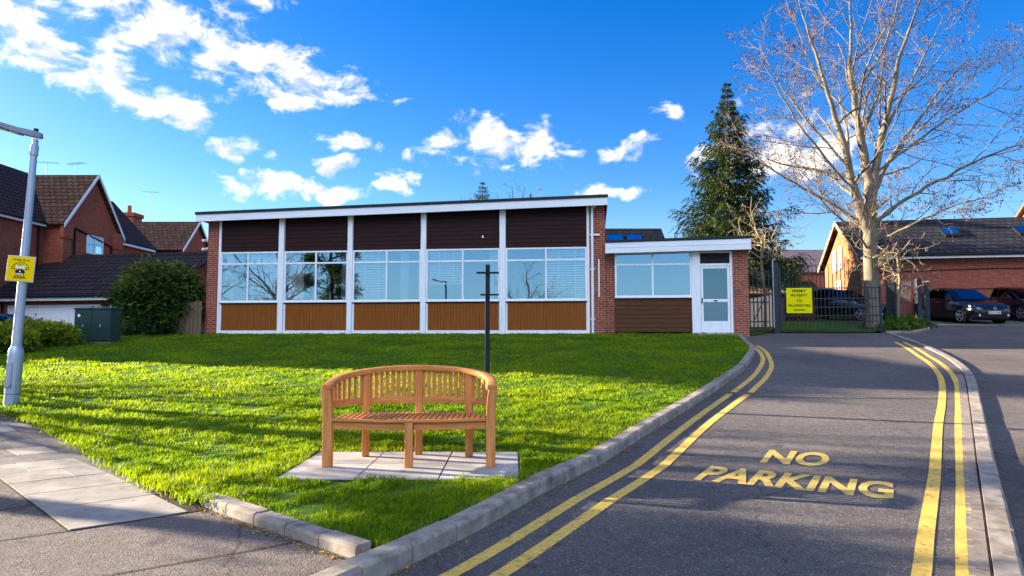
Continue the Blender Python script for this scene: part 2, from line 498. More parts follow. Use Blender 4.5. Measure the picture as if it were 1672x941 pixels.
M_bark = mat('pale_bark', (0.215, 0.175, 0.12), (0.10, 0.082, 0.062), scale=6, rough=0.9, bmp=0.6, bdist=0.03, stretch=(1, 1, 0.5), detail=8)
M_barkd = mat('dark_bark', (0.075, 0.055, 0.04), (0.045, 0.034, 0.026), scale=8, rough=0.9, bmp=0.6, bdist=0.02, stretch=(2, 2, 0.4))
M_bud = mat('bud', (0.13, 0.055, 0.06), (0.085, 0.04, 0.045), rough=0.7)
M_twig = mat('lopped_twig', (0.25, 0.195, 0.12), (0.15, 0.115, 0.07), scale=6, rough=0.9)
M_wood = mat('weathered_fence_wood', (0.20, 0.14, 0.085), (0.12, 0.085, 0.055), scale=5, rough=0.85, stretch=(6, 6, 0.5), bmp=0.3)
M_cream = mat('cream_fence', (0.62, 0.50, 0.36), (0.48, 0.38, 0.27), scale=4, rough=0.8)
M_soil = mat('soil', (0.045, 0.032, 0.022), (0.085, 0.062, 0.04), scale=14, rough=0.95, bmp=0.6, bdist=0.02)
M_ground = mat('rough_ground', (0.060, 0.075, 0.022), (0.10, 0.085, 0.045), scale=1.5, rough=0.95, bmp=0.4, bdist=0.02)
M_turf = mat('turf', (0.030, 0.075, 0.006), (0.065, 0.120, 0.012), scale=6, rough=0.95, bmp=0.8, bdist=0.03, detail=9)
M_room = mat('room_wall', (0.26, 0.235, 0.20), (0.20, 0.18, 0.16), scale=1, rough=0.9)
M_roomf = mat('room_floor', (0.12, 0.09, 0.06), (0.09, 0.07, 0.05), scale=2, rough=0.5)
M_blind = mat('white_blind', (0.90, 0.90, 0.90), (0.84, 0.85, 0.86), scale=3, rough=0.6)
M_curt = mat('pale_curtain', (0.62, 0.60, 0.55), (0.50, 0.49, 0.46), scale=3, rough=0.9)
M_car = mat('black_car_paint', (0.006, 0.007, 0.010), (0.007, 0.008, 0.012), rough=0.14, coat=0.3, spec=0.5)
M_carb = mat('navy_car_paint', (0.008, 0.012, 0.028), (0.009, 0.014, 0.032), rough=0.14, coat=0.3, spec=0.5)
M_tyre = mat('tyre', (0.012, 0.012, 0.012), (0.02, 0.02, 0.02), rough=0.85)
M_alloy = mat('alloy', (0.65, 0.66, 0.68), (0.55, 0.56, 0.58), rough=0.3, metal=0.8, spec=0.4)
M_lens = mat('lamp_lens', (0.70, 0.72, 0.75), (0.45, 0.48, 0.52), scale=14, rough=0.1, coat=1.0, spec=0.4)
M_chrome = mat('chrome', (0.8, 0.8, 0.82), (0.7, 0.7, 0.72), rough=0.15, metal=1.0, spec=0.4)
M_plate = mat('plate_white', (0.75, 0.75, 0.74), (0.7, 0.7, 0.69), rough=0.4)
M_led = mat('lit_yellow_lens', (0.42, 0.36, 0.06), (0.30, 0.26, 0.05), scale=12, rough=0.3)  # yellow stands for light reflected onto the lantern's underside
M_leafd = mat('dead_leaf', (0.42, 0.26, 0.03), (0.22, 0.11, 0.02), scale=30, rough=0.8)
G_win = glass_mat('window_glass', 0.46, (0.93, 0.95, 0.95))
G_house = glass_mat('house_glass', 0.4)
G_car = glass_mat('car_glass', 0.0, (0.03, 0.035, 0.045), (0.16, 0.20, 0.26, 1))
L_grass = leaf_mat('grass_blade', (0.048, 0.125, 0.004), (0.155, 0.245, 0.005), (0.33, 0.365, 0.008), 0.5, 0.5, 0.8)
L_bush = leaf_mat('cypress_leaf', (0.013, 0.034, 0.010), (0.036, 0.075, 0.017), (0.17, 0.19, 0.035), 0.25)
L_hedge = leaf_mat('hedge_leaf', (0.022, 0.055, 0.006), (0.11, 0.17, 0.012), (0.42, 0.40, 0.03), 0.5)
L_fir = leaf_mat('spruce_needle', (0.009, 0.021, 0.008), (0.025, 0.045, 0.013), (0.085, 0.10, 0.024), 0.12)
L_plant = leaf_mat('plant_leaf', (0.020, 0.060, 0.008), (0.060, 0.125, 0.014), (0.18, 0.24, 0.03), 0.35)


# ------------------------------------------------------------------ ground shape
BPV = [(-400, 0), (4.0, 0), (5.5, .07), (6.9, .085), (40, 2.557), (60, 2.7), (400, 2.7)]
UX, UY = .99299, -.11817                     # direction of the hall's front


def g(x, y):
    v = (y + .119 * x) / 1.00706
    return float(np.interp(v, [b[0] for b in BPV], [b[1] for b in BPV]))


# ------------------------------------------------------------------ object helpers
def tag(o, label, cat, group=None, kind=None):
    if label:
        o['label'] = label
    if cat:
        o['category'] = cat
    if group:
        o['group'] = group
    if kind:
        o['kind'] = kind
    return o


def thing(name, label, cat, loc=(0, 0, 0), rotz=0.0, group=None):
    o = bpy.data.objects.new(name, None)
    o.empty_display_size = 0.2
    COL.objects.link(o)
    o.location = loc
    o.rotation_euler = (0, 0, rotz)
    return tag(o, label, cat, group)


class MB:
    def __init__(s):
        s.v, s.f, s.mi = [], [], []
        s.cur = 0

    def add(s, vs, fs):
        o = len(s.v)
        s.v += [tuple(v) for v in vs]
        s.f += [tuple(i + o for i in f) for f in fs]
        s.mi += [s.cur] * len(fs)
        return s

    def box(s, x0, x1, y0, y1, z0, z1, M=None):
        vs = [Vector(p) for p in ((x0, y0, z0), (x1, y0, z0), (x1, y1, z0), (x0, y1, z0), (x0, y0, z1), (x1, y0, z1), (x1, y1, z1), (x0, y1, z1))]
        if M is not None:
            vs = [M @ v for v in vs]
        return s.add(vs, [(0, 3, 2, 1), (4, 5, 6, 7), (0, 1, 5, 4), (1, 2, 6, 5), (2, 3, 7, 6), (3, 0, 4, 7)])

    def prism(s, poly, axis, a, b):
        """poly: 2-D points; axis: the extruded axis"""
        n = len(poly)
        def P(p, t):
            return {'x': (t, p[0], p[1]), 'y': (p[0], t, p[1]), 'z': (p[0], p[1], t)}[axis]
        vs = [P(p, a) for p in poly] + [P(p, b) for p in poly]
        fs = [tuple(range(n))[::-1], tuple(range(n, 2 * n))] + [(i, (i + 1) % n, n + (i + 1) % n, n + i) for i in range(n)]
        return s.add(vs, fs)

    def bar(s, a, b, w, h=None, up=Vector((0, 0, 1))):
        a, b = Vector(a), Vector(b)
        h = h or w
        d = (b - a)
        ln = d.length
        d.normalize()
        sx = d.cross(up)
        if sx.length < 1e-4:
            sx = Vector((1, 0, 0))
        sx.normalize()
        u = sx.cross(d)
        vs = []
        for p in (a, b):
            for i, j in ((-1, -1), (1, -1), (1, 1), (-1, 1)):
                vs.append(p + sx * (i * w / 2) + u * (j * h / 2))
        return s.add(vs, [(0, 1, 2, 3), (7, 6, 5, 4), (0, 4, 5, 1), (1, 5, 6, 2), (2, 6, 7, 3), (3, 7, 4, 0)])

    def tube(s, pts, rad, n=8, cap=True):
        pts = [Vector(p) for p in pts]
        if not isinstance(rad, (list, tuple)):
            rad = [rad] * len(pts)
        o = len(s.v)
        prev = None
        for k, p in enumerate(pts):
            d = (pts[min(k + 1, len(pts) - 1)] - pts[max(k - 1, 0)]).normalized()
            if prev is None:
                a = d.orthogonal().normalized()
            else:
                a = (prev - d * prev.dot(d))
                a = a.normalized() if a.length > 1e-5 else d.orthogonal().normalized()
            prev = a
            b = d.cross(a)
            for i in range(n):
                t = 2 * PI * i / n
                s.v.append(tuple(p + (a * math.cos(t) + b * math.sin(t)) * rad[k]))
        for k in range(len(pts) - 1):
            for i in range(n):
                j = (i + 1) % n
                s.f.append((o + k * n + i, o + k * n + j, o + (k + 1) * n + j, o + (k + 1) * n + i))
                s.mi.append(s.cur)
        if cap:
            s.f.append(tuple(o + i for i in range(n))[::-1]); s.mi.append(s.cur)
            s.f.append(tuple(o + (len(pts) - 1) * n + i for i in range(n))); s.mi.append(s.cur)
        return s

    def cyl(s, c, r, h, axis='z', n=20):
        c = Vector(c)
        d = {'x': Vector((1, 0, 0)), 'y': Vector((0, 1, 0)), 'z': Vector((0, 0, 1))}[axis]
        return s.tube([c - d * h / 2, c + d * h / 2], r, n)

    def build(s, name, m, parent=None, bevel=0.0, smooth=None, loc=None, rot=None, seg=2):
        me = bpy.data.meshes.new(name)
        me.from_pydata(s.v, [], s.f)
        ms = m if isinstance(m, (list, tuple)) else [m]
        for x in ms:
            me.materials.append(x)
        if len(ms) > 1:
            me.polygons.foreach_set('material_index', s.mi)
        bm = bmesh.new()
        bm.from_mesh(me)
        bmesh.ops.recalc_face_normals(bm, faces=bm.faces)
        if bevel:
            es = [e for e in bm.edges if len(e.link_faces) == 2 and e.calc_face_angle(0) > R(30)]
            bmesh.ops.bevel(bm, geom=es, offset=bevel, segments=seg, affect='EDGES', profile=0.5, clamp_overlap=True)
        bm.to_mesh(me)
        bm.free()
        if smooth is not None:
            me.shade_smooth()
            me.set_sharp_from_angle(angle=R(smooth))
        o = bpy.data.objects.new(name, me)
        COL.objects.link(o)
        if parent:
            o.parent = parent
        if loc is not None:
            o.location = loc
        if rot is not None:
            o.rotation_euler = rot
        return o


def mesh_np(name, V, F, m, parent=None, shade=None, smooth=False):
    """a big mesh from arrays; F is (n, k); shade is one value per face"""
    me = bpy.data.meshes.new(name)
    V = np.asarray(V, dtype=np.float32)
    F = np.asarray(F, dtype=np.int32)
    n, k = F.shape
    me.vertices.add(len(V))
    me.vertices.foreach_set('co', V.ravel())
    me.loops.add(n * k)
    me.loops.foreach_set('vertex_index', F.ravel())
    me.polygons.add(n)
    me.polygons.foreach_set('loop_start', np.arange(0, n * k, k, dtype=np.int32))
    me.polygons.foreach_set('loop_total', np.full(n, k, dtype=np.int32))
    if smooth:
        me.polygons.foreach_set('use_smooth', np.ones(n, dtype=bool))
    me.update(calc_edges=True)
    me.materials.append(m)
    if shade is not None:
        at = me.attributes.new('shade', 'FLOAT', 'FACE')
        at.data.foreach_set('value', np.asarray(shade, dtype=np.float32))
    o = bpy.data.objects.new(name, me)
    COL.objects.link(o)
    if parent:
        o.parent = parent
    return o


def dup(root, loc, rotz, label, group=None):
    r = root.copy()
    COL.objects.link(r)
    r.location = loc
    r.rotation_euler = (0, 0, rotz)
    r['label'] = label
    if group:
        r['group'] = group
    for ch in list(root.children):
        c = ch.copy(); COL.objects.link(c); c.parent = r
        for gc in list(ch.children):
            d = gc.copy(); COL.objects.link(d); d.parent = c
    return r


def sheet(name, poly, off, m, parent=None, thick=0.0, maxlen=None, holes=()):
    """a flat sheet draped on the ground shape (exactly parallel to every other sheet)"""
    bm = bmesh.new()
    vs = [bm.verts.new((p[0], p[1], 0)) for p in poly]
    f = bm.faces.new(vs)
    bmesh.ops.triangulate(bm, faces=[f])
    for v, z in BPV[1:-1]:
        geom = list(bm.verts) + list(bm.edges) + list(bm.faces)
        n = Vector((.119, 1, 0)).normalized()
        bmesh.ops.bisect_plane(bm, geom=geom, dist=1e-5, plane_co=n * v, plane_no=n)
    for v in bm.verts:
        v.co.z = g(v.co.x, v.co.y) + off
    bmesh.ops.recalc_face_normals(bm, faces=bm.faces)
    for f in bm.faces:
        if f.normal.z < 0:
            f.normal_flip()
    if thick:
        r = bmesh.ops.extrude_face_region(bm, geom=list(bm.faces))
        for e in r['geom']:
            if isinstance(e, bmesh.types.BMVert):
                pass
        new = [e for e in r['geom'] if isinstance(e, bmesh.types.BMVert)]
        for v in set(bm.verts) - set(new):
            v.co.z -= thick
        bmesh.ops.recalc_face_normals(bm, faces=bm.faces)
    me = bpy.data.meshes.new(name)
    bm.to_mesh(me)
    bm.free()
    me.materials.append(m)
    o = bpy.data.objects.new(name, me)
    COL.objects.link(o)
    if parent:
        o.parent = parent
    return o


def catmull(pts, n=8):
    P = [np.array(p, float) for p in pts]
    P = [2 * P[0] - P[1]] + P + [2 * P[-1] - P[-2]]
    out = []
    for i in range(1, len(P) - 2):
        for t in np.linspace(0, 1, n, endpoint=False):
            a, b, c, d = P[i - 1], P[i], P[i + 1], P[i + 2]
            out.append(0.5 * ((2 * b) + (-a + c) * t + (2 * a - 5 * b + 4 * c - d) * t * t + (-a + 3 * b - 3 * c + d) * t ** 3))
    out.append(P[-2])
    return np.array(out)


def offset(line, d):
    """shift a 2-D line to its left by d"""
    line = np.asarray(line)
    t = np.gradient(line, axis=0)
    t /= np.linalg.norm(t, axis=1)[:, None]
    return line + np.stack([-t[:, 1], t[:, 0]], 1) * d


def resample(line, step):
    line = np.asarray(line)
    s = np.concatenate([[0], np.cumsum(np.linalg.norm(np.diff(line, axis=0), axis=1))])
    n = max(2, int(s[-1] / step) + 1)
    q = np.linspace(0, s[-1], n)
    return np.stack([np.interp(q, s, line[:, i]) for i in range(line.shape[1])], 1)


def inside(poly, X, Y):
    poly = np.asarray(poly)
    r = np.zeros(len(X), bool)
    j = len(poly) - 1
    for i in range(len(poly)):
        xi, yi, xj, yj = poly[i][0], poly[i][1], poly[j][0], poly[j][1]
        c = ((yi > Y) != (yj > Y)) & (X < (xj - xi) * (Y - yi) / (yj - yi + 1e-12) + xi)
        r ^= c
        j = i
    return r


def structure(o):
    o['kind'] = 'structure'
    return o


# ------------------------------------------------------------------ ground, drive, pavement, lawn
K = catmull([(-5.6, -5.0), (-3.2, -.5), (-1.75, 2.1), (-1.0, 3.42), (-.68, 4.0), (-.18, 4.82), (.67, 6.45), (1.8, 8.52), (2.59, 9.92), (3.34, 11.3), (3.91, 12.38),
             (4.77, 14.08), (5.87, 16.64), (6.40, 18.1), (7.0, 20.4), (7.75, 23.4)], 6)
KL = catmull([(-1.6, -3.0), (.35, .3), (1.75, 2.45), (2.69, 3.92), (3.6, 5.32), (4.56, 6.8), (5.55, 8.32), (7.0, 10.56), (8.04, 12.18), (8.8, 13.42), (9.40, 14.55), (10.29, 16.44), (11.5, 19.5), (13.0, 23.9)], 6)
KR = offset(KL, -0.15)

# base ground
xs = np.concatenate([np.linspace(-400, -44, 14), np.arange(-40, 41, 1.0), np.linspace(44, 400, 14)])
ys = np.concatenate([np.linspace(-300, -44, 12), np.arange(-40, 71, 1.0), np.linspace(75, 900, 18)])
GX, GY = np.meshgrid(xs, ys)
GV = (GY + .119 * GX) / 1.00706
GZ = np.interp(GV, [b[0] for b in BPV], [b[1] for b in BPV]) - .12


def sstep(a, b, x):
    t = np.clip((x - a) / (b - a), 0, 1)
    return t * t * (3 - 2 * t)


wl = sstep(-13.9, -15.4, GX)
GZ = GZ * (1 - wl) + np.minimum(GZ, 0.62) * wl
ny, nx = GX.shape
idx = np.arange(ny * nx).reshape(ny, nx)
Fq = np.stack([idx[:-1, :-1], idx[:-1, 1:], idx[1:, 1:], idx[1:, :-1]], -1).reshape(-1, 4)
structure(mesh_np('ground', np.stack([GX, GY, GZ], -1).reshape(-1, 3), Fq, M_ground))

gate_line = [(13.0, 23.9), (12.6, 23.75), (9.1, 24.15), (7.8, 24.3)]
drive_poly = [tuple(p) for p in KL] + gate_line + [tuple(p) for p in K[::-1]]
road = structure(sheet('road', drive_poly, 0.0, M_road))
park_poly = [tuple(p) for p in KR] + [(13.2, 24.1), (14.0, 24.0), (15.8, 25.7), (17.0, 28.0), (17.3, 32.9), (60, 28), (60, -20), (-1.0, -20), (-2.2, -4)]
structure(sheet('car_park', park_poly, -0.03, M_park))

lawn_edge = catmull([(-13.0, 15.2), (-10.2, 12.3), (-8.5, 10.8), (-7.05, 9.5), (-6.21, 8.85), (-4.88, 7.64), (-3.74, 6.46), (-2.93, 5.62), (-2.42, 5.20), (-2.16, 5.06)], 5)
KI = offset(K, 0.14)                          # the grass side of the drive's kerb
ki = [tuple(p) for p in KI if p[1] > 4.15 and p[1] < 23.2]
skA, skB = np.array((-2.22, 5.26)), np.array((-.86, 4.20))     # short kerb, grass side
skd = (skB - skA) / np.linalg.norm(skB - skA)
skn = np.array((-skd[1], skd[0])) * -1        # towards the pavement
hall0 = np.array((-10.9, 25.0))


def fac(s, d=0.0):
    return (hall0[0] + UX * s - UY * d * -1 * -1, hall0[1] + UY * s + UX * d)


lawn_poly = [tuple(skA), tuple(skB), tuple(skB + skd * .13)] + ki + [fac(18.6, .1), fac(-3.5, .1), (-13.75, 22.4), (-13.75, 17.5)] + [tuple(p) for p in lawn_edge]
lawn = structure(sheet('lawn', lawn_poly, 0.095, M_turf))

pave_poly = [tuple(p) for p in KI if p[1] < 4.1] + [tuple(skB + skn * .0)] + [tuple(skA)] + [tuple(p) for p in offset(lawn_edge, .04)[::-1]] + [(-13.4, 16.5), (-30, 33), (-60, 20), (-60, -20), (-8, -20)]
structure(sheet('pavement', pave_poly, 0.055, M_pave))
bed_poly = [(13.05, 24.0), (13.95, 23.95), (15.7, 25.75), (17.0, 28.3), (15.5, 29.5), (13.2, 26.0)]
structure(sheet('planting_bed', bed_poly, 0.06, M_soil, thick=.15))
garden_poly = [fac(19.1, .15), (9.2, 24.2), (12.6, 23.8), (13.15, 24.6), (13.3, 26.2), (16.6, 32), (16.9, 42), (4, 44), fac(19.1, 8)]
structure(sheet('garden_grass', garden_poly, 0.03, M_turf))

# double yellow lines, lettering, setts: parts of the road
def strip(name, line, w, off, m, parent, n=5, wob=0.0):
    line = catmull(line, n)
    a, b = offset(line, w / 2), offset(line, -w / 2)
    return sheet(name, [tuple(p) for p in a] + [tuple(p) for p in b[::-1]], off, m, parent)


L1 = [(-1.75, 1.55), (-.95, 2.93), (-.35, 3.96), (.04, 4.62), (.95, 6.28), (2.24, 8.75), (3.49, 11.02)]
L1b = [(3.60, 11.2), (4.46, 12.82), (5.18, 14.36), (5.84, 15.96), (6.42, 17.8), (6.75, 19.4)]
L2 = [(-1.50, 1.52), (-.68, 2.90), (-.07, 3.96), (.31, 4.62), (1.20, 6.22), (2.48, 8.72), (3.74, 10.95)]
L2b = [(3.86, 11.15), (4.74, 12.85), (5.52, 14.6), (6.11, 16.3), (6.62, 17.96), (6.93, 19.4)]
R1 = [(.15, .65), (1.45, 2.65), (2.30, 3.94), (2.70, 4.56), (3.64, 6.0), (5.14, 8.34), (6.30, 10.1), (7.44, 11.9), (8.30, 13.4), (9.10, 15.0), (9.75, 16.5), (10.5, 18.2), (11.3, 20.2)]
R2 = [(.42, .65), (1.72, 2.65), (2.55, 3.94), (2.95, 4.56), (3.89, 6.0), (5.40, 8.34), (6.55, 10.1), (7.70, 11.9), (8.55, 13.4), (9.32, 14.95), (9.95, 16.4), (10.7, 18.1), (11.45, 20.0)]
for ln in (L1, L2, L1b, L2b):
    strip('yellow_line', ln, .098, .004, M_yel, road)
for ln in (R1, R2):
    strip('yellow_line', ln, .098, .004, M_yel, road)
# tarmac joint across the drive
jb = MB()
strip('tarmac_joint', [(3.25, 10.95), (5.0, 10.55), (7.15, 10.35)], .03, .0045, M_joint, road)
# row of setts beside the right-hand kerb
ks = resample(np.array([p for p in KL if 2.0 < p[1] < 13.2]), .135)
sb = MB()
for a, b in zip(ks[:-1], ks[1:]):
    a, b = np.array(a), np.array(b)
    t = (b - a) / np.linalg.norm(b - a)
    n = np.array((-t[1], t[0]))
    q = [a + t * .008 + n * .012, b - t * .008 + n * .012, b - t * .008 + n * .115, a + t * .008 + n * .115]
    h = .006 + random.uniform(-.002, .003)
    top = [(p[0], p[1], g(*p) + h) for p in q]
    bot = [(p[0], p[1], g(*p) - .05) for p in q]
    sb.add(bot + top, [(4, 5, 6, 7), (0, 1, 5, 4), (1, 2, 6, 5), (2, 3, 7, 6), (3, 0, 4, 7)])
sb.build('sett_row', M_sett, road)
strip('sett_joint', [tuple(p) for p in offset(np.array(ks[::6]), .065)], .115, .003, M_joint, road, 3)


def text_mesh(txt, size=1.0, bold=0.0, res=3):
    cu = bpy.data.curves.new('lettering', 'FONT')
    cu.body = txt
    cu.size = size
    cu.offset = bold
    cu.resolution_u = res
    cu.align_x = 'CENTER'
    ob = bpy.data.objects.new('lettering', cu)
    COL.objects.link(ob)
    dg = bpy.context.evaluated_depsgraph_get()
    me = bpy.data.meshes.new_from_object(ob.evaluated_get(dg))
    bpy.data.objects.remove(ob)
    bpy.data.curves.remove(cu)
    me.materials.clear()
    co = np.empty(len(me.vertices) * 3)
    me.vertices.foreach_get('co', co)
    return me, co.reshape(-1, 3)


def road_word(txt, p0, p1, up, bold=.03):
    """flat lettering on the road from p0 (start of the baseline) to p1 (its end); up = letter height vector"""
    me, co = text_mesh(txt, 1.0, bold)
    x0, x1 = co[:, 0].min(), co[:, 0].max()
    z0, z1 = co[:, 1].min(), co[:, 1].max()
    p0, p1, up = np.array(p0), np.array(p1), np.array(up)
    for v, c in zip(me.vertices, co):
        a = (c[0] - x0) / (x1 - x0)
        b = (c[1] - z0) / (z1 - z0)
        p = p0 + (p1 - p0) * a + up * b
        v.co = (p[0], p[1], g(*p) + .005)
    me.materials.append(M_yel2)
    o = bpy.data.objects.new('road_lettering', me)
    COL.objects.link(o)
    o.parent = road


road_word('PARKING', (1.60, 6.14), (2.97, 5.42), (.34, .60), .035)
road_word('NO', (2.44, 6.84), (3.02, 6.66), (.30, .52), .035)

# kerbs: stones with open joints
def kerb(name, line, w, h, base, step, m, seed):
    rr = random.Random(seed)
    pts = resample(np.array(line), step)
    mb = MB()
    inn = offset(pts, w)
    for i in range(len(pts) - 1):
        a, b, c, d = pts[i], pts[i + 1], inn[i + 1], inn[i]
        e = (b - a) / np.linalg.norm(b - a) * .006
        a, b, c, d = a + e, b - e, c - e, d + e
        dz = rr.uniform(-.004, .004)
        bt = .022
        n = (d - a) / w
        ring = []
        for p, q in ((a, d), (b, c)):
            z = g(*p) + base
            sec = [(p, -.1), (p, h - bt + dz), (p + n * .006, h - .008 + dz), (p + n * bt, h + dz), (q, h + dz), (q, -.1)]
            ring += [(s[0][0], s[0][1], z + s[1]) for s in sec]
        k = 6
        fs = [(j, j + 1, k + j + 1, k + j) for j in range(k - 1)] + [(0, 1, 2, 3, 4, 5), (6, 7, 8, 9, 10, 11)]
        mb.add(ring, fs)
    return structure(mb.build(name, m))


kerb('kerb', [p for p in K if p[1] > -3], .14, .115, 0.0, .43, M_conc, 1)
kerb('kerb', [tuple(skA + skn * .14), tuple(skB + skn * .14 + skd * .05)], .12, .075, .055, .31, M_conc, 2)
kerb('kerb', [tuple(p) for p in KR], .145, .03, 0.0, .9, M_conc, 3)
kerb('kerb', [(15.75, 25.75), (14.9, 24.75), (14.0, 23.93), (13.5, 23.85), (13.1, 23.95)][::-1], .10, .09, -.03, .8, M_conc, 4)

# pavement slabs
path = tag(bpy.data.objects.new('path', None), None, None, kind='structure')
COL.objects.link(path)
A0, B0 = np.array((-2.92, 4.60)), np.array((-2.30, 5.00))     # front row: outer and inner corner
dirp = np.array((-.735, .678))
u_row = np.array((.84, .54))
rows = [0, .66, 1.22, 1.72, 2.20, 2.75, 3.25, 3.8, 4.4, 5.0, 5.7, 6.4, 7.2]
lb, db = MB(), MB()
jr = random.Random(5)
for i in range(len(rows) - 1):
    a0, a1 = rows[i] + .008, rows[i + 1] - .008
    W = .72
    cuts = [0, W] if i < 3 else [0, W * .5 + jr.uniform(-.12, .12), W]
    for c0, c1 in zip(cuts[:-1], cuts[1:]):
        q = [A0 + dirp * a0 + u_row * (c0 + .006), A0 + dirp * a0 + u_row * (c1 - .006), A0 + dirp * a1 + u_row * (c1 - .006), A0 + dirp * a1 + u_row * (c0 + .006)]
        mbx = lb if i < 5 or jr.random() < .4 else db
        dz = jr.uniform(0, .003)
        top = [(p[0], p[1], g(*p) + .063 + dz) for p in q]
        bot = [(p[0], p[1], g(*p) + .03) for p in q]
        mbx.add(bot + top, [(4, 5, 6, 7), (0, 1, 5, 4), (1, 2, 6, 5), (2, 3, 7, 6), (3, 0, 4, 7)])
    # dark filler slabs between the pale row and the grass
    if i > 0:
        c0, c1 = W, W + (.44 if i > 1 else .50)
        q = [A0 + dirp * a0 + u_row * (c0 + .006), A0 + dirp * a0 + u_row * (c1), A0 + dirp * a1 + u_row * (c1), A0 + dirp * a1 + u_row * (c0 + .006)]
        top = [(p[0], p[1], g(*p) + .061) for p in q]
        bot = [(p[0], p[1], g(*p) + .03) for p in q]
        db.add(bot + top, [(4, 5, 6, 7), (0, 1, 5, 4), (1, 2, 6, 5), (2, 3, 7, 6), (3, 0, 4, 7)])
lb.build('pale_slab_row', M_slab, path)
db.build('dark_slab_row', M_slabd, path)
q = [A0 - u_row * .012 - dirp * .01, A0 + u_row * 1.2 - dirp * .01, A0 + u_row * 1.2 + dirp * 7.2, A0 - u_row * .012 + dirp * 7.2]
sheet('slab_joint', [tuple(p) for p in q], .0585, M_joint, path)
# cracks and joints in the pavement tarmac
for ln in ([(-2.92, 4.6), (-3.5, 4.28), (-4.6, 3.75)], [(-1.12, 4.52), (-1.75, 4.1), (-2.6, 3.5)], [(-2.1, 5.13), (-2.32, 4.98)], [(-3.55, 5.2), (-4.2, 4.7)]):
    strip('tarmac_joint', ln, .014, .0585, M_joint, path)

# pad under the bench
pad = structure(MB().build('paved_pad', M_pad)) if False else None
pm_ = MB()
PX = [-1.93, -1.28, -.60, .06]
PYs = [5.66, 6.32, 6.96]
for i in range(3):
    for j in range(2):
        pm_.box(PX[i] + .004, PX[i + 1] - .004, PYs[j] + .004, PYs[j + 1] - .004, .06, .189 + random.uniform(-.0015, .0015))
pad = structure(pm_.build('paved_pad', M_pad, bevel=.004, seg=1))
pj = MB().box(PX[0], PX[-1], PYs[0], PYs[-1], .05, .178)
pj.build('slab_joint', M_joint, pad)

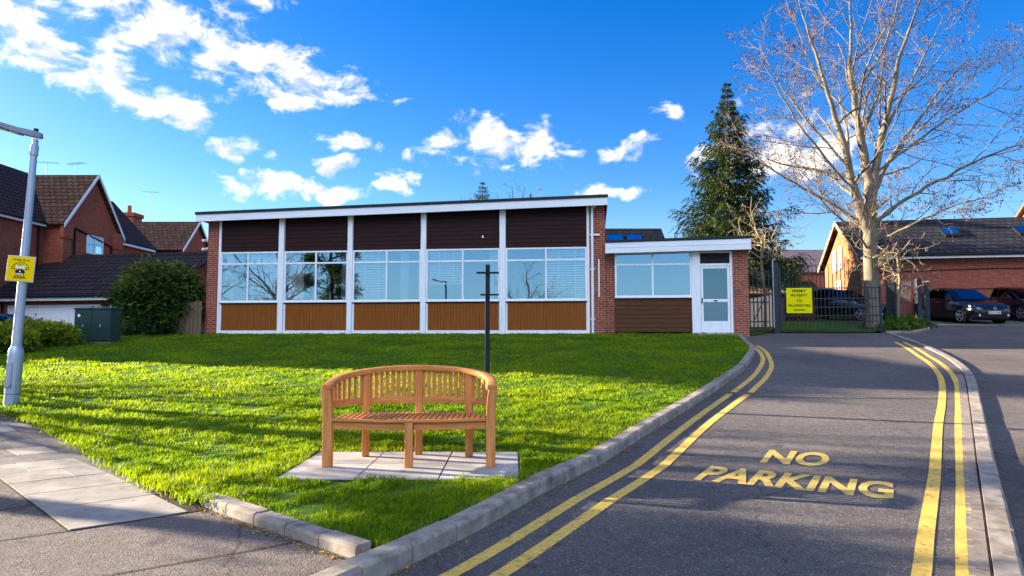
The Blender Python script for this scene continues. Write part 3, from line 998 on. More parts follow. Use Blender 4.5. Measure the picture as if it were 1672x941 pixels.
# ------------------------------------------------------------------ grass blades
def make_grass():
    X, Y = [], []
    lp = np.array(lawn_poly)
    tot = 2.6e6
    bx0, bx1, by0, by1 = -14, 8, 4, 25.2
    # nested rings of density
    for d0, d1, dens in ((3.5, 6, 8200), (6, 8, 5200), (8, 11, 2600), (11, 15, 1150), (15, 20, 700), (20, 30, 420)):
        n = int((min(bx1, d1) - max(bx0, -d1)) * (min(by1, d1) - by0) * dens) if d1 > by0 else 0
        x = rng.uniform(max(bx0, -d1), min(bx1, d1), n)
        y = rng.uniform(by0, min(by1, d1), n)
        d = np.hypot(x, y)
        k = (d >= d0) & (d < d1)
        x, y = x[k], y[k]
        k = inside(lp, x, y) & ~((x > PX[0] - .01) & (x < PX[-1] + .01) & (y > PYs[0] - .005) & (y < PYs[-1] + .01))
        k &= np.abs(x) < y * .80 + .6
        X.append(x[k]); Y.append(y[k])
    # ragged fringe spilling over the pavement edge
    le = resample(lawn_edge, .004)
    for rep in range(2):
        k = rng.random(len(le)) < .9
        off_ = rng.normal(0, .05, k.sum())
        e = offset(le, 1.0)[k] - le[k]
        X.append(le[k][:, 0] - e[:, 0] * (off_ - .02)); Y.append(le[k][:, 1] - e[:, 1] * (off_ - .02))
    x, y = np.concatenate(X), np.concatenate(Y)
    n = len(x)
    d = np.hypot(x, y)
    v = (y + .119 * x) / 1.00706
    z = np.interp(v, [b[0] for b in BPV], [b[1] for b in BPV]) + .09
    # tufts: a few hashed waves give slow changes in height and lean
    def wav(s, ph):
        return (np.sin(x * s + 1.3 * np.sin(y * s * .7 + ph)) + np.sin(y * s * 1.13 + 1.7 * np.sin(x * s * .8 + ph * 2))) * .5
    tuft = wav(9.0, 1.1) * .5 + wav(23., 2.3) * .5
    z = z + .016 * wav(5.2, .7) + .012 * wav(11.0, 1.9)
    big = wav(2.1, .4)
    # distance from the pavement edge: longer there
    edge = np.full(n, 9.0)
    for p in resample(lawn_edge, .15):
        edge = np.minimum(edge, np.hypot(x - p[0], y - p[1]))
    longer = np.clip(1.0 - edge / .55, 0, 1)
    h = (.044 + .026 * tuft + .012 * big) * rng.uniform(.6, 1.45, n) * (1 + .38 * longer)
    h = np.clip(h, .015, .105)
    near = np.clip((8 - d) / 4, 0, 1)
    h *= 1 + .25 * near
    w = .0026 * np.clip(d / 4.6, .85, 5.0) * rng.uniform(.8, 1.3, n)
    az = rng.uniform(0, 2 * PI, n)
    la = 2.2 * tuft + 1.5 * big + rng.normal(0, 1.0, n)
    # tussocks: every blade belongs to the nearest of a jittered set of clump centres and leans out of it
    cs = .10
    best = np.full(n, 9.0)
    ox, oy, ch = np.zeros(n), np.zeros(n), np.zeros(n)
    ix, iy = np.floor(x / cs), np.floor(y / cs)
    for di in (-1, 0, 1):
        for dj in (-1, 0, 1):
            a, b = ix + di, iy + dj
            h1 = np.modf(np.abs(np.sin(a * 127.1 + b * 311.7) * 43758.5453))[0]
            h2 = np.modf(np.abs(np.sin(a * 269.5 + b * 183.3) * 28001.8384))[0]
            h3 = np.modf(np.abs(np.sin(a * 91.7 + b * 57.3) * 17563.123))[0]
            cx_, cy_ = (a + h1) * cs, (b + h2) * cs
            dd = np.hypot(x - cx_, y - cy_)
            k = dd < best
            best[k] = dd[k]
            ox[k], oy[k], ch[k] = (x - cx_)[k], (y - cy_)[k], h3[k]
    h = h * (1.12 - .45 * np.clip(best / (cs * .7), 0, 1)) * (.70 + .34 * ch)
    la = np.where(rng.random(n) < .55, np.arctan2(oy, ox) + rng.normal(0, .5, n), la)
    lean = h * rng.uniform(.15, .9, n)
    bx, by = np.cos(la) * lean, np.sin(la) * lean
    px_, py_ = np.cos(az) * w, np.sin(az) * w
    V = np.empty((n, 5, 3), np.float32)
    V[:, 0] = np.stack([x - px_, y - py_, z], 1)
    V[:, 1] = np.stack([x + px_, y + py_, z], 1)
    V[:, 2] = np.stack([x + px_ * .8 + bx * .4, y + py_ * .8 + by * .4, z + h * .62], 1)
    V[:, 3] = np.stack([x - px_ * .8 + bx * .4, y - py_ * .8 + by * .4, z + h * .62], 1)
    V[:, 4] = np.stack([x + bx, y + by, z + h], 1)
    base = (np.arange(n) * 5)[:, None]
    F = np.concatenate([base + np.array([[0, 1, 2, 3]]), base + np.array([[3, 2, 4, 4]])])
    # two separate meshes in one: quads, then triangles written as quads is not allowed -> use kite quad
    F = np.concatenate([base + np.array([[0, 1, 2, 3]])])
    T = base + np.array([[3, 2, 4]])
    sh = np.clip(.38 + .14 * ch + .20 * big + .12 * tuft + rng.normal(0, .2, n), 0, 1)
    # split quads into triangles so the mesh has one face size
    F = np.concatenate([base + np.array([[0, 1, 2]]), base + np.array([[0, 2, 3]]), T])
    o = mesh_np('grass', V.reshape(-1, 3), F, L_grass, None, np.concatenate([sh, sh, sh]))
    tag(o, 'short bright green grass covering the sloping lawn', 'grass', kind='stuff')
    print('blades', n)


make_grass()

# fallen leaves in the gutters
def make_litter():
    P = []
    a, b = skA + skn * .17, skB + skn * .17
    for i in range(130):
        t = random.random()
        p = a + (b - a) * t + skn * abs(random.gauss(0, .03))
        P.append((p[0], p[1], .057, .6))
    for p in resample(np.array([q for q in K if 3 < q[1] < 14]), .03):
        if random.random() < .55:
            P.append((p[0] + abs(random.gauss(.02, .05)), p[1] - .02, .002, .75))
    for p in resample(lawn_edge, .03):
        if p[1] < 11 and random.random() < .6:
            P.append((p[0] - abs(random.gauss(0, .05)) * .7, p[1] - abs(random.gauss(.02, .05)) * .7, .066, .8))
    for i in range(700):
        d = 4.6 + 9 * random.random() ** 1.6
        a = random.uniform(-.9, .35)
        x, y = d * math.sin(a), d * math.cos(a)
        if inside(lawn_poly, np.array([x]), np.array([y]))[0] and not (PX[0] < x < PX[-1] and PYs[0] < y < PYs[-1]):
            P.append((x, y, .145, .45))
    mb = MB()
    for x, y, o, s in P:
        r = random.uniform(.008, .018) * s
        t = random.uniform(0, PI)
        z = g(x, y) + o
        c, sn = math.cos(t) * r, math.sin(t) * r
        mb.add([(x - c * 1.6, y - sn * 1.6, z + .003), (x - sn, y + c, z + random.uniform(.003, .012)), (x + c * 1.6, y + sn * 1.6, z + .003), (x + sn, y - c, z + random.uniform(.003, .012))], [(0, 1, 2, 3)])
    tag(mb.build('fallen_leaves', M_leafd), 'tiny yellow fallen leaves along the kerbs and pavement edge', 'leaves', kind='stuff')


make_litter()

# ------------------------------------------------------------------ generic window
def window(parent, loc, rotz, w, h, cols, rows, ft=.055, depth=.07, glass=None, fm=None, name='window', sill=True, panes=True, back=None):
    """frame in its own local plane; the outside is -y; cols / rows are the positions of the bars"""
    mb = MB()
    e = depth
    mb.box(0, w, -e, 0, 0, ft * 1.25); mb.box(0, w, -e, 0, h - ft, h)
    mb.box(0, ft, -e, 0, ft * 1.25, h - ft); mb.box(w - ft, w, -e, 0, ft * 1.25, h - ft)
    for c in cols:
        mb.box(c - ft / 2, c + ft / 2, -e + .004, 0, ft * 1.25, h - ft)
    xs_ = [ft] + [x for c in cols for x in (c - ft / 2, c + ft / 2)] + [w - ft]
    for r in rows:
        for a, b in zip(xs_[0::2], xs_[1::2]):
            mb.box(a, b, -e + .002, 0, r - ft / 2, r + ft / 2)
    if sill:
        mb.box(-.01, w + .01, -e - .035, -e + .004, -.012, ft * .6)
    f = mb.build(name, fm or M_white, parent, loc=loc, rot=(0, 0, rotz), bevel=.006, seg=1)
    if panes:
        pb = MB()
        zs = [ft * 1.25] + [z for r in sorted(rows) for z in (r - ft / 2, r + ft / 2)] + [h - ft]
        for a, b in zip(xs_[0::2], xs_[1::2]):
            for c, d in zip(zs[0::2], zs[1::2]):
                pb.add([(a, -.025, c), (b, -.025, c), (b, -.025, d), (a, -.025, d)], [(0, 1, 2, 3)])
        pb.build('pane', glass or G_win, f)
    if back:
        MB().box(ft, w - ft, -.012, -.004, ft, h - ft).build('blind', back, f)  # added pale panel hides the wall, stands in for reflection in the glass
    return f


def blind(parent, x0, x1, z0, z1, pitch=.05, y=.06, gap=()):
    mb = MB()
    z = z0 + .01
    while z < z1 - .01:
        if not any(a < z < b for a, b in gap):
            mb.add([(x0, y, z), (x1, y, z), (x1, y + .022, z + pitch * .58), (x0, y + .022, z + pitch * .58)], [(0, 1, 2, 3)])
        z += pitch
    for xx in (x0 + .3 * (x1 - x0), x0 + .75 * (x1 - x0)):
        mb.box(xx - .012, xx + .012, y - .004, y - .001, z0, z1)
    return mb.build('blind', M_blind, parent)


def curtain(parent, x0, x1, z0, z1, y=.14):
    mb = MB()
    n = max(6, int((x1 - x0) / .03))
    vs = []
    for i in range(n + 1):
        x = x0 + (x1 - x0) * i / n
        yy = y + .022 * math.sin(i * 1.9) + .008 * math.sin(i * .7)
        vs += [(x, yy, z0), (x, yy * 1.02, z1)]
    mb.add(vs, [(2 * i, 2 * i + 2, 2 * i + 3, 2 * i + 1) for i in range(n)])
    return mb.build('curtain', M_curt, parent, smooth=60)


def lap_boards(mb, x0, x1, z0, z1, step=.15, y=0.0):
    z = z0
    while z < z1 - .01:
        zz = min(z + step, z1)
        mb.prism([(y + .02, z + .006), (y - .024, z + .006), (y - .008, zz - .001), (y + .02, zz - .001)], 'x', x0, x1)
        mb.box(x0, x1, y - .004, y + .02, z - .001, z + .006)
        z += step


def upright_boards(mb, x0, x1, z0, z1, step=.115, y=0.0):
    n = max(1, round((x1 - x0) / step))
    st = (x1 - x0) / n
    for i in range(n):
        a = x0 + i * st
        d = random.uniform(-.002, .002)
        mb.prism([(a + .003, y + .02), (a + .003, y - .010), (a + .010, y - .016 + d), (a + st - .010, y - .016 + d), (a + st - .003, y - .010), (a + st - .003, y + .02)], 'z', z0, z1)
    mb.box(x0, x1, y + .004, y + .02, z0 + .001, z1 - .001)


# ------------------------------------------------------------------ the hall
HROT = math.atan2(UY, UX)
hall = thing('hall', 'long low brick hall with dark timber cladding, white framed windows and lower entrance wing', 'building', (-10.9, 25.0, 1.42), HROT)


def zf(x, a, b):                                # along the sloping roof edge
    return a + (b - a) * (x + .6) / 14.9


MD = 9.0
b_ = MB()
b_.box(-.33, .13, 0, .45, -.8, 4.30)
b_.box(-.33, -.05, .45, MD, -.8, 4.28)
b_.build('brick_pier', M_brick, hall)
b_ = MB()
b_.prism([(13.66, -.8), (14.2, -.8), (14.2, 4.52), (13.66, 4.51)], 'y', -.03, .45)
b_.prism([(13.92, -.8), (14.2, -.8), (14.2, 4.52), (13.92, 4.515)], 'y', .45, MD)
b_.build('brick_pier', M_brick, hall)
MB().box(-.05, 13.92, MD - .25, MD, -.8, 4.2).build('back_wall', M_brick, hall)
# roof and fascia
rf = MB()
rf.prism([(-.56, 4.14), (14.26, 4.42), (14.26, 4.68), (-.56, 4.40)], 'y', -.36, MD + .3)
rf.prism([(-.60, 4.335), (14.31, 4.625), (14.31, 4.72), (-.60, 4.43)], 'y', -.455, -.361)
rf.build('roof', M_felt, hall)
fb = MB()
fb.prism([(-.58, 4.075), (14.28, 4.355), (14.28, 4.622), (-.58, 4.332)], 'y', -.42, -.362)
fb.build('fascia', M_fascia, hall, bevel=.005, seg=1)
eb = MB()
eb.prism([(-.36, 4.36), (MD + .3, 4.36), (MD + .3, 4.66), (-.36, 4.66)], 'x', 14.262, 14.29)
eb.build('verge_board', M_fascia, hall)
PIL = [(.13, .22), (2.47, 2.67), (5.06, 5.24), (7.74, 7.93), (10.55, 10.76), (13.57, 13.66)]
for i, (a, b) in enumerate(PIL):
    pw = MB()
    pw.prism([(a, -.15), (b, -.15), (b, zf(b, 4.14, 4.42)), (a, zf(a, 4.14, 4.42))], 'y', -.12 if 0 < i < 5 else -.05, .12)
    pw.build('pilaster', M_white, hall, bevel=.006, seg=1)
SILL, TR, HEAD = 1.13, 2.545, 2.985
for i in range(5):
    x0, x1 = PIL[i][1], PIL[i + 1][0]
    ub = MB()
    lap_boards(ub, x0, x1, HEAD + .02, zf(x0, 4.13, 4.41), .152)
    ub.build('upper_panel', M_clad, hall)
    lo = MB()
    upright_boards(lo, x0 + .06, x1 - .03, .125, SILL - .06)
    lo.build('lower_panel', M_pan, hall)
    tr = MB()
    tr.box(x0, x1, -.06, .08, -.2, .12)
    tr.box(x0, x0 + .06, -.03, .05, .12, SILL - .06)
    tr.box(x1 - .03, x1, -.03, .05, .12, SILL - .06)
    tr.build('base_trim', M_white, hall, bevel=.005, seg=1)
    w = x1 - x0
    mid = w * .5 if i else w * .47
    f = window(hall, (x0, 0.0, SILL), 0, w, HEAD - SILL, [mid], [TR - SILL], ft=.062, depth=.06)
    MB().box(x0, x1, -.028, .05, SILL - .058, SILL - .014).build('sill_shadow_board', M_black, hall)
    H = HEAD - SILL
    if i == 0:
        blind(f, mid + .05, w - .08, .09, H - .07, .06)
    if i == 1:
        curtain(f, .09, mid * .55, .09, H - .07)
        curtain(f, w - .30, w - .09, .09, H - .07)
    if i == 0:
        curtain(f, .09, .42, .09, H - .07)
    if i == 2:
        blind(f, .08, mid - .05, .09, H - .07, .09)
    if i == 2:
        curtain(f, mid + .45, mid + .75, .09, H - .07)
    if i == 3:
        curtain(f, w - .38, w - .09, .09, H - .07)
        blind(f, .08, mid - .05, .6, H - .07, .06)
    if i == 4:
        blind(f, mid + .05, w - .08, .09, H - .07, .085)
# the room behind the windows
rm = MB()
rm.box(-.05, 13.9, 5.5, 5.6, -.3, 4.0)
rm.box(-.04, 13.9, .2, 5.5, 3.0, 3.1)
rm.box(4.9, 5.0, .25, 5.5, .1, 3.0)
rm.box(10.6, 10.7, .25, 5.5, .1, 3.0)
rm.build('inner_wall', M_room, hall)
MB().box(-.04, 13.9, .2, 5.5, -.2, .1).build('inner_floor', M_roomf, hall)
# pipes on the right pier
dp = MB()
dp.tube([(13.76, -.10, .02), (13.76, -.10, 4.38)], .045, 10)
dp.tube([(13.76, -.10, 4.30), (13.90, -.22, 4.40)], .04, 8)
for z in (.5, 2.2, 3.4):
    dp.box(13.68, 13.84, -.13, -.03, z - .02, z + .02)
dp.build('downpipe', M_white, hall, smooth=40)
cb_ = MB()
cb_.tube([(13.98, -.06, 1.25), (13.98, -.06, 2.55)], .028, 8)
cb_.build('cable_duct', M_white, hall, smooth=40)
MB().box(13.70, 14.02, -.10, -.032, 3.36, 3.42).build('pipe_bracket', M_white, hall)
for z in (3.42, 3.10):
    sc = MB()
    sc.cyl((-.40, -.10, z), .05, .22, 'y', 12)
    sc.box(-.42, -.33, .02, .10, z + .02, z + .08)
    sc.box(-.415, -.385, -.03, .06, z + .03, z + .06)
    sc.build('security_lamp', M_white, hall, smooth=40)
nb = MB()
nb.box(9.92, 9.98, -.05, -.02, 3.36, 3.44)
nb.build('bell_box', M_white, hall)

# entrance wing
WD = 6.0
wb = MB()
wb.box(14.2, 14.52, .10, .45, -.8, 2.9)
wb.build('wing_pier', M_brick, hall)
wb = MB()
wb.box(18.42, 18.93, -.02, .43, -.8, 2.9)
wb.box(18.68, 18.93, .43, WD, -.8, 2.9)
wb.build('wing_pier', M_brick, hall)
MB().box(14.2, 18.68, WD - .25, WD, -.8, 2.9).build('wing_back_wall', M_brick, hall)
wr = MB()
wr.prism([(14.2, 2.86), (18.96, 2.93), (18.96, 3.15), (14.2, 3.08)], 'y', -.26, WD + .2)
wr.prism([(14.2, 3.075), (19.0, 3.155), (19.0, 3.245), (14.2, 3.16)], 'y', -.35, -.261)
wr.build('wing_roof', M_felt, hall)
wfb = MB()
for k in range(2):
    z0, z1 = 2.715 + .18 * k, 2.89 + .18 * k
    wfb.prism([(14.2, z0), (18.98, z0 + .07), (18.98, z1 + .07), (14.2, z1)], 'y', -.32 - .008 * k, -.262)
wfb.prism([(-.26, 2.79), (WD, 2.79), (WD, 3.12), (-.26, 3.12)], 'x', 18.962, 18.985)
wfb.build('wing_fascia', M_fascia, hall, bevel=.004, seg=1)
wf = window(hall, (14.52, 0.05, 1.22), 0, 2.56, 1.56, [1.27], [1.13], ft=.062, depth=.06)
lp = MB()
lap_boards(lp, 14.53, 17.06, .06, 1.20, .15, .05)
lp.build('wing_panel', M_cladr, hall)
ps = MB()
ps.box(17.08, 17.29, -.04, .2, -.1, 2.80)
ps.build('pilaster', M_white, hall, bevel=.006, seg=1)
# door with glazing and a louvre over it
df = MB()
df.box(17.29, 18.42, -.02, .06, -.06, .02)
df.box(17.29, 17.37, -.02, .06, .02, 2.78); df.box(18.34, 18.42, -.02, .06, .02, 2.78)
df.box(17.37, 18.34, -.02, .06, 2.72, 2.78); df.box(17.37, 18.34, -.02, .06, 2.27, 2.36)
dfr = df.build('door_frame', M_white, hall, bevel=.005, seg=1)
lv = MB()
for k in range(5):
    z = 2.37 + k * .07
    lv.add([(17.37, -.01, z), (18.34, -.01, z), (18.34, .03, z + .055), (17.37, .03, z + .055)], [(0, 1, 2, 3)])
lv.box(17.37, 18.34, .05, .06, 2.36, 2.72)
lv.build('louvre', mat('louvre_dark', (0.05, 0.045, 0.045), (0.03, 0.03, 0.03), rough=0.5), dfr)
dr = MB()
dr.box(17.38, 17.46, -.008, .045, .03, 2.26); dr.box(18.25, 18.33, -.008, .045, .03, 2.26)
dr.box(17.46, 18.25, -.008, .045, .03, .42); dr.box(17.46, 18.25, -.008, .045, 1.06, 1.16); dr.box(17.46, 18.25, -.008, .045, 2.19, 2.26)
door = dr.build('door', M_white, hall, bevel=.005, seg=1)
dpn = MB()
dpn.add([(17.46, .02, .42), (18.25, .02, .42), (18.25, .02, 1.06), (17.46, .02, 1.06)], [(0, 1, 2, 3)])
dpn.add([(17.46, .02, 1.16), (18.25, .02, 1.16), (18.25, .02, 2.19), (17.46, .02, 2.19)], [(0, 1, 2, 3)])
dpn.build('pane', glass_mat('door_glass', 0.22), door)
dh = MB()
dh.box(17.80, 17.92, -.05, -.01, 1.10, 1.125)
dh.build('handle', M_black, door)
MB().box(17.40, 17.43, -.05, -.01, 1.02, 1.20).build('handle', M_black, door)
rm = MB()
rm.box(14.5, 18.6, 3.9, 4.0, -.2, 2.8)
rm.box(14.5, 18.6, .3, 3.9, 2.76, 2.80)
rm.box(17.1, 17.2, .25, 3.9, .05, 2.7)
rm.build('inner_wall', M_room, hall)
MB().box(14.5, 18.6, .3, 3.9, -.2, .03).build('inner_floor', M_roomf, hall)
mb = MB().box(17.15, 18.6, -.75, -.03, -.3, .005)
mb.build('doorstep', M_conc, hall)
# the cup on the wing's window sill
cup = thing('vase', 'dark vase standing on the sill of the entrance wing window', 'vase', (4.27, 23.42, 1.42 + 1.30), HROT)
cb_ = MB()
cb_.tube([(0, 0, 0), (0, 0, .05), (0, 0, .32), (0, 0, .40)], [.08, .09, .15, .17], 14)
cb_.tube([(.14, 0, .30), (.25, 0, .25), (.22, 0, .12), (.10, 0, .08)], .014, 6)
cb_.build('vessel', M_post, cup, smooth=40)

# ------------------------------------------------------------------ small far roof behind the entrance wing
ann = thing('house', 'low tiled house roof with two skylights showing over the entrance wing', 'house', (6.0, 37.0, 2.0))
ab = MB()
ab.box(-3.0, 2.0, -2.5, 2.5, -1, 3.2)
ab.prism([(-2.5, 3.2), (0, 5.05), (2.5, 3.2)], 'x', -3.0, 2.0)
ab.build('wall', M_brickh, ann)
ab = MB()
ab.prism([(-2.8, 3.12), (0, 5.2), (2.8, 3.12), (2.8, 2.98), (0, 5.06), (-2.8, 2.98)], 'x', -3.4, 2.15)
ab.build('roof', M_tileg, ann)
for x in (-.95, .05):
    z0, z1, y0, y1 = 4.2, 4.72, -1.38, -.68
    sk = MB()
    sk.add([(x, y0, z0), (x + .9, y0, z0), (x + .9, y1, z1), (x, y1, z1), (x, y0 - .04, z0 + .045), (x + .9, y0 - .04, z0 + .045), (x + .9, y1 - .04, z1 + .045), (x, y1 - .04, z1 + .045)],
           [(0, 1, 2, 3), (4, 5, 6, 7), (0, 1, 5, 4), (1, 2, 6, 5), (2, 3, 7, 6), (3, 0, 4, 7)])
    s_ = sk.build('skylight', M_black, ann)
    MB().add([(x + .06, y0 - .02, z0 + .075), (x + .84, y0 - .02, z0 + .075), (x + .84, y1 - .08, z1 + .025), (x + .06, y1 - .08, z1 + .025)], [(0, 1, 2, 3)]).build('pane', G_house, s_)

# ------------------------------------------------------------------ houses on the left
def slab_roof(mb, p0, p1, p2, p3, t=.12):
    """roof plane through four points (eave a, eave b, ridge b, ridge a) with thickness"""
    vs = [Vector(p) for p in (p0, p1, p2, p3)]
    n = (vs[1] - vs[0]).cross(vs[3] - vs[0]).normalized()
    if n.z < 0:
        n = -n
    vs2 = [v + n * t for v in vs]
    mb.add(vs + vs2, [(0, 1, 2, 3), (4, 5, 6, 7), (0, 1, 5, 4), (1, 2, 6, 5), (2, 3, 7, 6), (3, 0, 4, 7)])


def aerial(parent, x, y, z, h, rot):
    mb = MB()
    mb.tube([(x, y, z), (x, y, z + h)], .016, 5)
    c, s_ = math.cos(rot), math.sin(rot)
    mb.tube([(x - c * .6, y - s_ * .6, z + h), (x + c * .6, y + s_ * .6, z + h)], .012, 4)
    for k in range(7):
        t = -.55 + k * .18
        L_ = .16 + .02 * k
        mb.tube([(x + c * t - s_ * L_, y + s_ * t + c * L_, z + h + .01), (x + c * t + s_ * L_, y + s_ * t - c * L_, z + h + .01)], .008, 4)
    return mb.build('aerial', M_lead, parent)


def terrace(name, label, x_wall, y0, y1, x_ridge, eave, ridge, gx, gy0, gy1, geave, gapex, side_z=None):
    """two-storey house running along y, its front looking +x, with a gabled wing on the front"""
    base = 0.62
    h = thing(name, label, 'house', (x_wall, (y0 + y1) / 2, base))
    ox, oy, oz = x_wall, (y0 + y1) / 2, base
    def L_(x, y, z):
        return (x - ox, y - oy, z - oz)
    xb = 2 * x_ridge - x_wall
    wb = MB()
    a, b = L_(xb, y0, base - .3), L_(x_wall, y1, eave)
    wb.box(a[0], b[0], a[1], b[1], a[2], b[2])
    yy0, yy1 = y0 - oy, y1 - oy
    e, r = eave - oz, ridge - oz
    wb.prism([(xb - ox, e), (x_ridge - ox, r - .12), (0, e)], 'y', yy0, yy1)
    gw0, gw1, gm = gy0 - oy, gy1 - oy, (gy0 + gy1) / 2 - oy
    ge, ga = geave - oz, gapex - oz
    gxl = gx - ox
    wb.box(-1.0, gxl, gw0, gw1, -.3, ge)
    wb.prism([(gw0, ge), (gm, ga - .12), (gw1, ge)], 'x', -2.0, gxl)
    wb.build('wall', M_brickh, h)
    rb = MB()
    ov = .3
    sl = (r - e) / abs(x_ridge - x_wall)
    slab_roof(rb, (ov, yy0 - .1, e - ov * sl), (ov, yy1 + .1, e - ov * sl), (x_ridge - ox, yy1 + .1, r), (x_ridge - ox, yy0 - .1, r))
    slab_roof(rb, (xb - ox - ov, yy0 - .1, e - ov * sl), (xb - ox - ov, yy1 + .1, e - ov * sl), (x_ridge - ox, yy1 + .1, r), (x_ridge - ox, yy0 - .1, r))
    rb.build('roof', M_slate, h)
    gs = (ga - ge) / (gm - gw0)
    rb = MB()
    back = x_ridge - ox - .2
    slab_roof(rb, (gxl + .25, gw0 - ov, ge - ov * gs), (-1.2, gw0 - ov, ge - ov * gs), (back, gm, ga), (gxl + .25, gm, ga))
    slab_roof(rb, (gxl + .25, gw1 + ov, ge - ov * gs), (-1.2, gw1 + ov, ge - ov * gs), (back, gm, ga), (gxl + .25, gm, ga))
    rb.build('gable_roof', M_tile, h)
    vb = MB()
    for s_, w_ in ((-1, gw0 - ov), (1, gw1 + ov)):
        vb.add([(gxl + .25, w_, ge - ov * gs - .1), (gxl + .29, w_, ge - ov * gs - .1), (gxl + .29, gm, ga - .06), (gxl + .25, gm, ga - .06),
                (gxl + .25, w_, ge - ov * gs + .12), (gxl + .29, w_, ge - ov * gs + .12), (gxl + .29, gm, ga + .16), (gxl + .25, gm, ga + .16)],
               [(0, 1, 2, 3), (4, 5, 6, 7), (0, 1, 5, 4), (1, 2, 6, 5), (2, 3, 7, 6), (3, 0, 4, 7)])
    vb.build('barge_board', M_white, h)
    fb = MB()
    z = e - ov * sl - .12
    fb.box(ov - .03, ov + .02, yy0 - .1, gw0 - ov, z, z + .17)
    fb.build('eaves_board', M_white, h)
    if gw1 + ov < yy1:
        MB().box(ov - .03, ov + .02, gw1 + ov, yy1 + .1, z, z + .17).build('eaves_board', M_white, h)
    gb = MB()
    gb.tube([(ov + .08, yy0, z + .17), (ov + .08, gw0 - ov - .05, z + .17)], .055, 8)
    gb.tube([(.10, gw0 - .55, z + .1), (.10, gw0 - .55, .2)], .05, 8)
    gb.tube([(gxl + .06, gw0 + .9, ge - .3), (gxl + .06, gw0 + .9, .2)], .05, 8)
    gb.tube([(gxl + .06, gw1 - .7, ge - .9), (gxl + .06, gw1 - .7, .2)], .05, 8)
    gb.tube([(gxl + .06, gw0 + .9, ge - .3), (gxl + .06, gw1 - .7, ge - .9)], .05, 8)
    gb.build('gutter', M_black, h, smooth=40)
    lb_ = MB()
    lb_.bar((back + .1, gm, ga + .1), (ov + .02, gw0 - ov, ge - ov * gs + .16), .12, .05)
    lb_.build('valley_lead', M_lead, h)
    for w_ in (gw0 + .15, gw1 - .15):
        cb = MB()
        cb.box(gxl - .02, gxl + .14, w_ - .32, w_ + .32, -.3, ge - .2)
        cb.box(gxl - .02, gxl + .22, w_ - .40, w_ + .40, ge - 1.0, ge - .05)
        cb.build('corner_pier', M_brickh, h, bevel=.02, seg=1)
    wz = ge - 1.55
    window(h, (gxl + .03, gm - .55, wz), PI / 2, 1.5, 1.05, [.75], [.55], ft=.07, glass=G_house, back=M_curt)
    return h, L_


hA, LA = terrace('terrace_house', 'nearest red brick house at the left, with a big front gable', -24.8, 22.3, 46.5, -27.6, 7.5, 10.5, -23.8, 35.9, 40.9, 7.5, 10.4)
aerial(hA, *LA(-27.3, 39.5, 10.4), 1.1, .3)
aerial(hA, *LA(-24.9, 38.4, 10.4), .75, -.3)
hB, LB = terrace('terrace_house', 'farther red brick house with chimney and brown roof tiles coloured as if sunlit, left of the hall', -27.6, 47.0, 56.0, -30.3, 7.6, 10.2, -24.2, 49.7, 54.3, 7.8, 10.0)
cm_ = MB()
a = LB(-29.9, 52.8, 9.0)
cm_.box(a[0] - .7, a[0] + .7, a[1] - .6, a[1] + .6, a[2] - .5, a[2] + 1.55)
cm_.box(a[0] - .8, a[0] + .8, a[1] - .7, a[1] + .7, a[2] + 1.55, a[2] + 1.85)
ch = cm_.build('chimney', M_brickh, hB, bevel=.015, seg=1)
MB().tube([(a[0], a[1], a[2] + 1.8), (a[0], a[1], a[2] + 2.5)], [.18, .15], 12).build('chimney_pot', mat('terracotta', (0.34, 0.12, 0.06), (0.26, 0.09, 0.05), rough=0.8), ch)
aerial(hB, a[0] + 1.3, a[1] + .6, a[2] + .5, 3.2, .2)

# low garage row in front of them
gar = thing('garage_row', 'low brick garage range with brown tiled roof and white garage doors behind the hedge', 'garage', (-19.5, 31.2, 0.62), math.atan2(-.21, .978))
W0, W1 = -7.5, 3.65
gb = MB()
gb.box(W0, W1, 0, 8.6, -.3, 2.55)
gb.prism([(0, 2.55), (4.3, 4.75), (8.6, 2.55)], 'x', W0, W1)
gb.build('wall', M_brickh, gar)
rb = MB()
slab_roof(rb, (W0 - .1, -.35, 2.42), (W1 + .25, -.35, 2.42), (W1 + .25, 4.3, 4.83), (W0 - .1, 4.3, 4.83))
slab_roof(rb, (W0 - .1, 8.95, 2.42), (W1 + .25, 8.95, 2.42), (W1 + .25, 4.3, 4.83), (W0 - .1, 4.3, 4.83))
for k in range(14):                                   # ridge tiles
    x = W0 + k * (W1 - W0) / 14
    rb.tube([(x, 4.3, 4.93), (x + .84, 4.3, 4.93)], .12, 8)
rb.build('roof', M_slate, gar)
fb = MB()
fb.box(W0, W1 + .2, -.39, -.34, 2.33, 2.50)
fb.build('eaves_board', M_white, gar)
gt_ = MB()
gt_.tube([(W0, -.44, 2.52), (W1 + .2, -.44, 2.52)], .055, 8)
for x in (-4.6, 1.05):
    gt_.tube([(x, -.42, 2.5), (x + .05, -.08, 2.2), (x + .05, -.08, 0)], .045, 8)
gt_.build('gutter', M_black, gar, smooth=40)
for x0, w_ in ((-7.2, 2.4), (-4.25, 5.15), (1.35, 2.1)):
    n_ = max(1, round(w_ / 1.75))
    f = window(gar, (x0, -.002, .9), 0, w_, 1.25, [w_ * (k + 1) / n_ for k in range(n_ - 1)], [], ft=.08, glass=M_blind)  # solid white garage door panels set in window frames

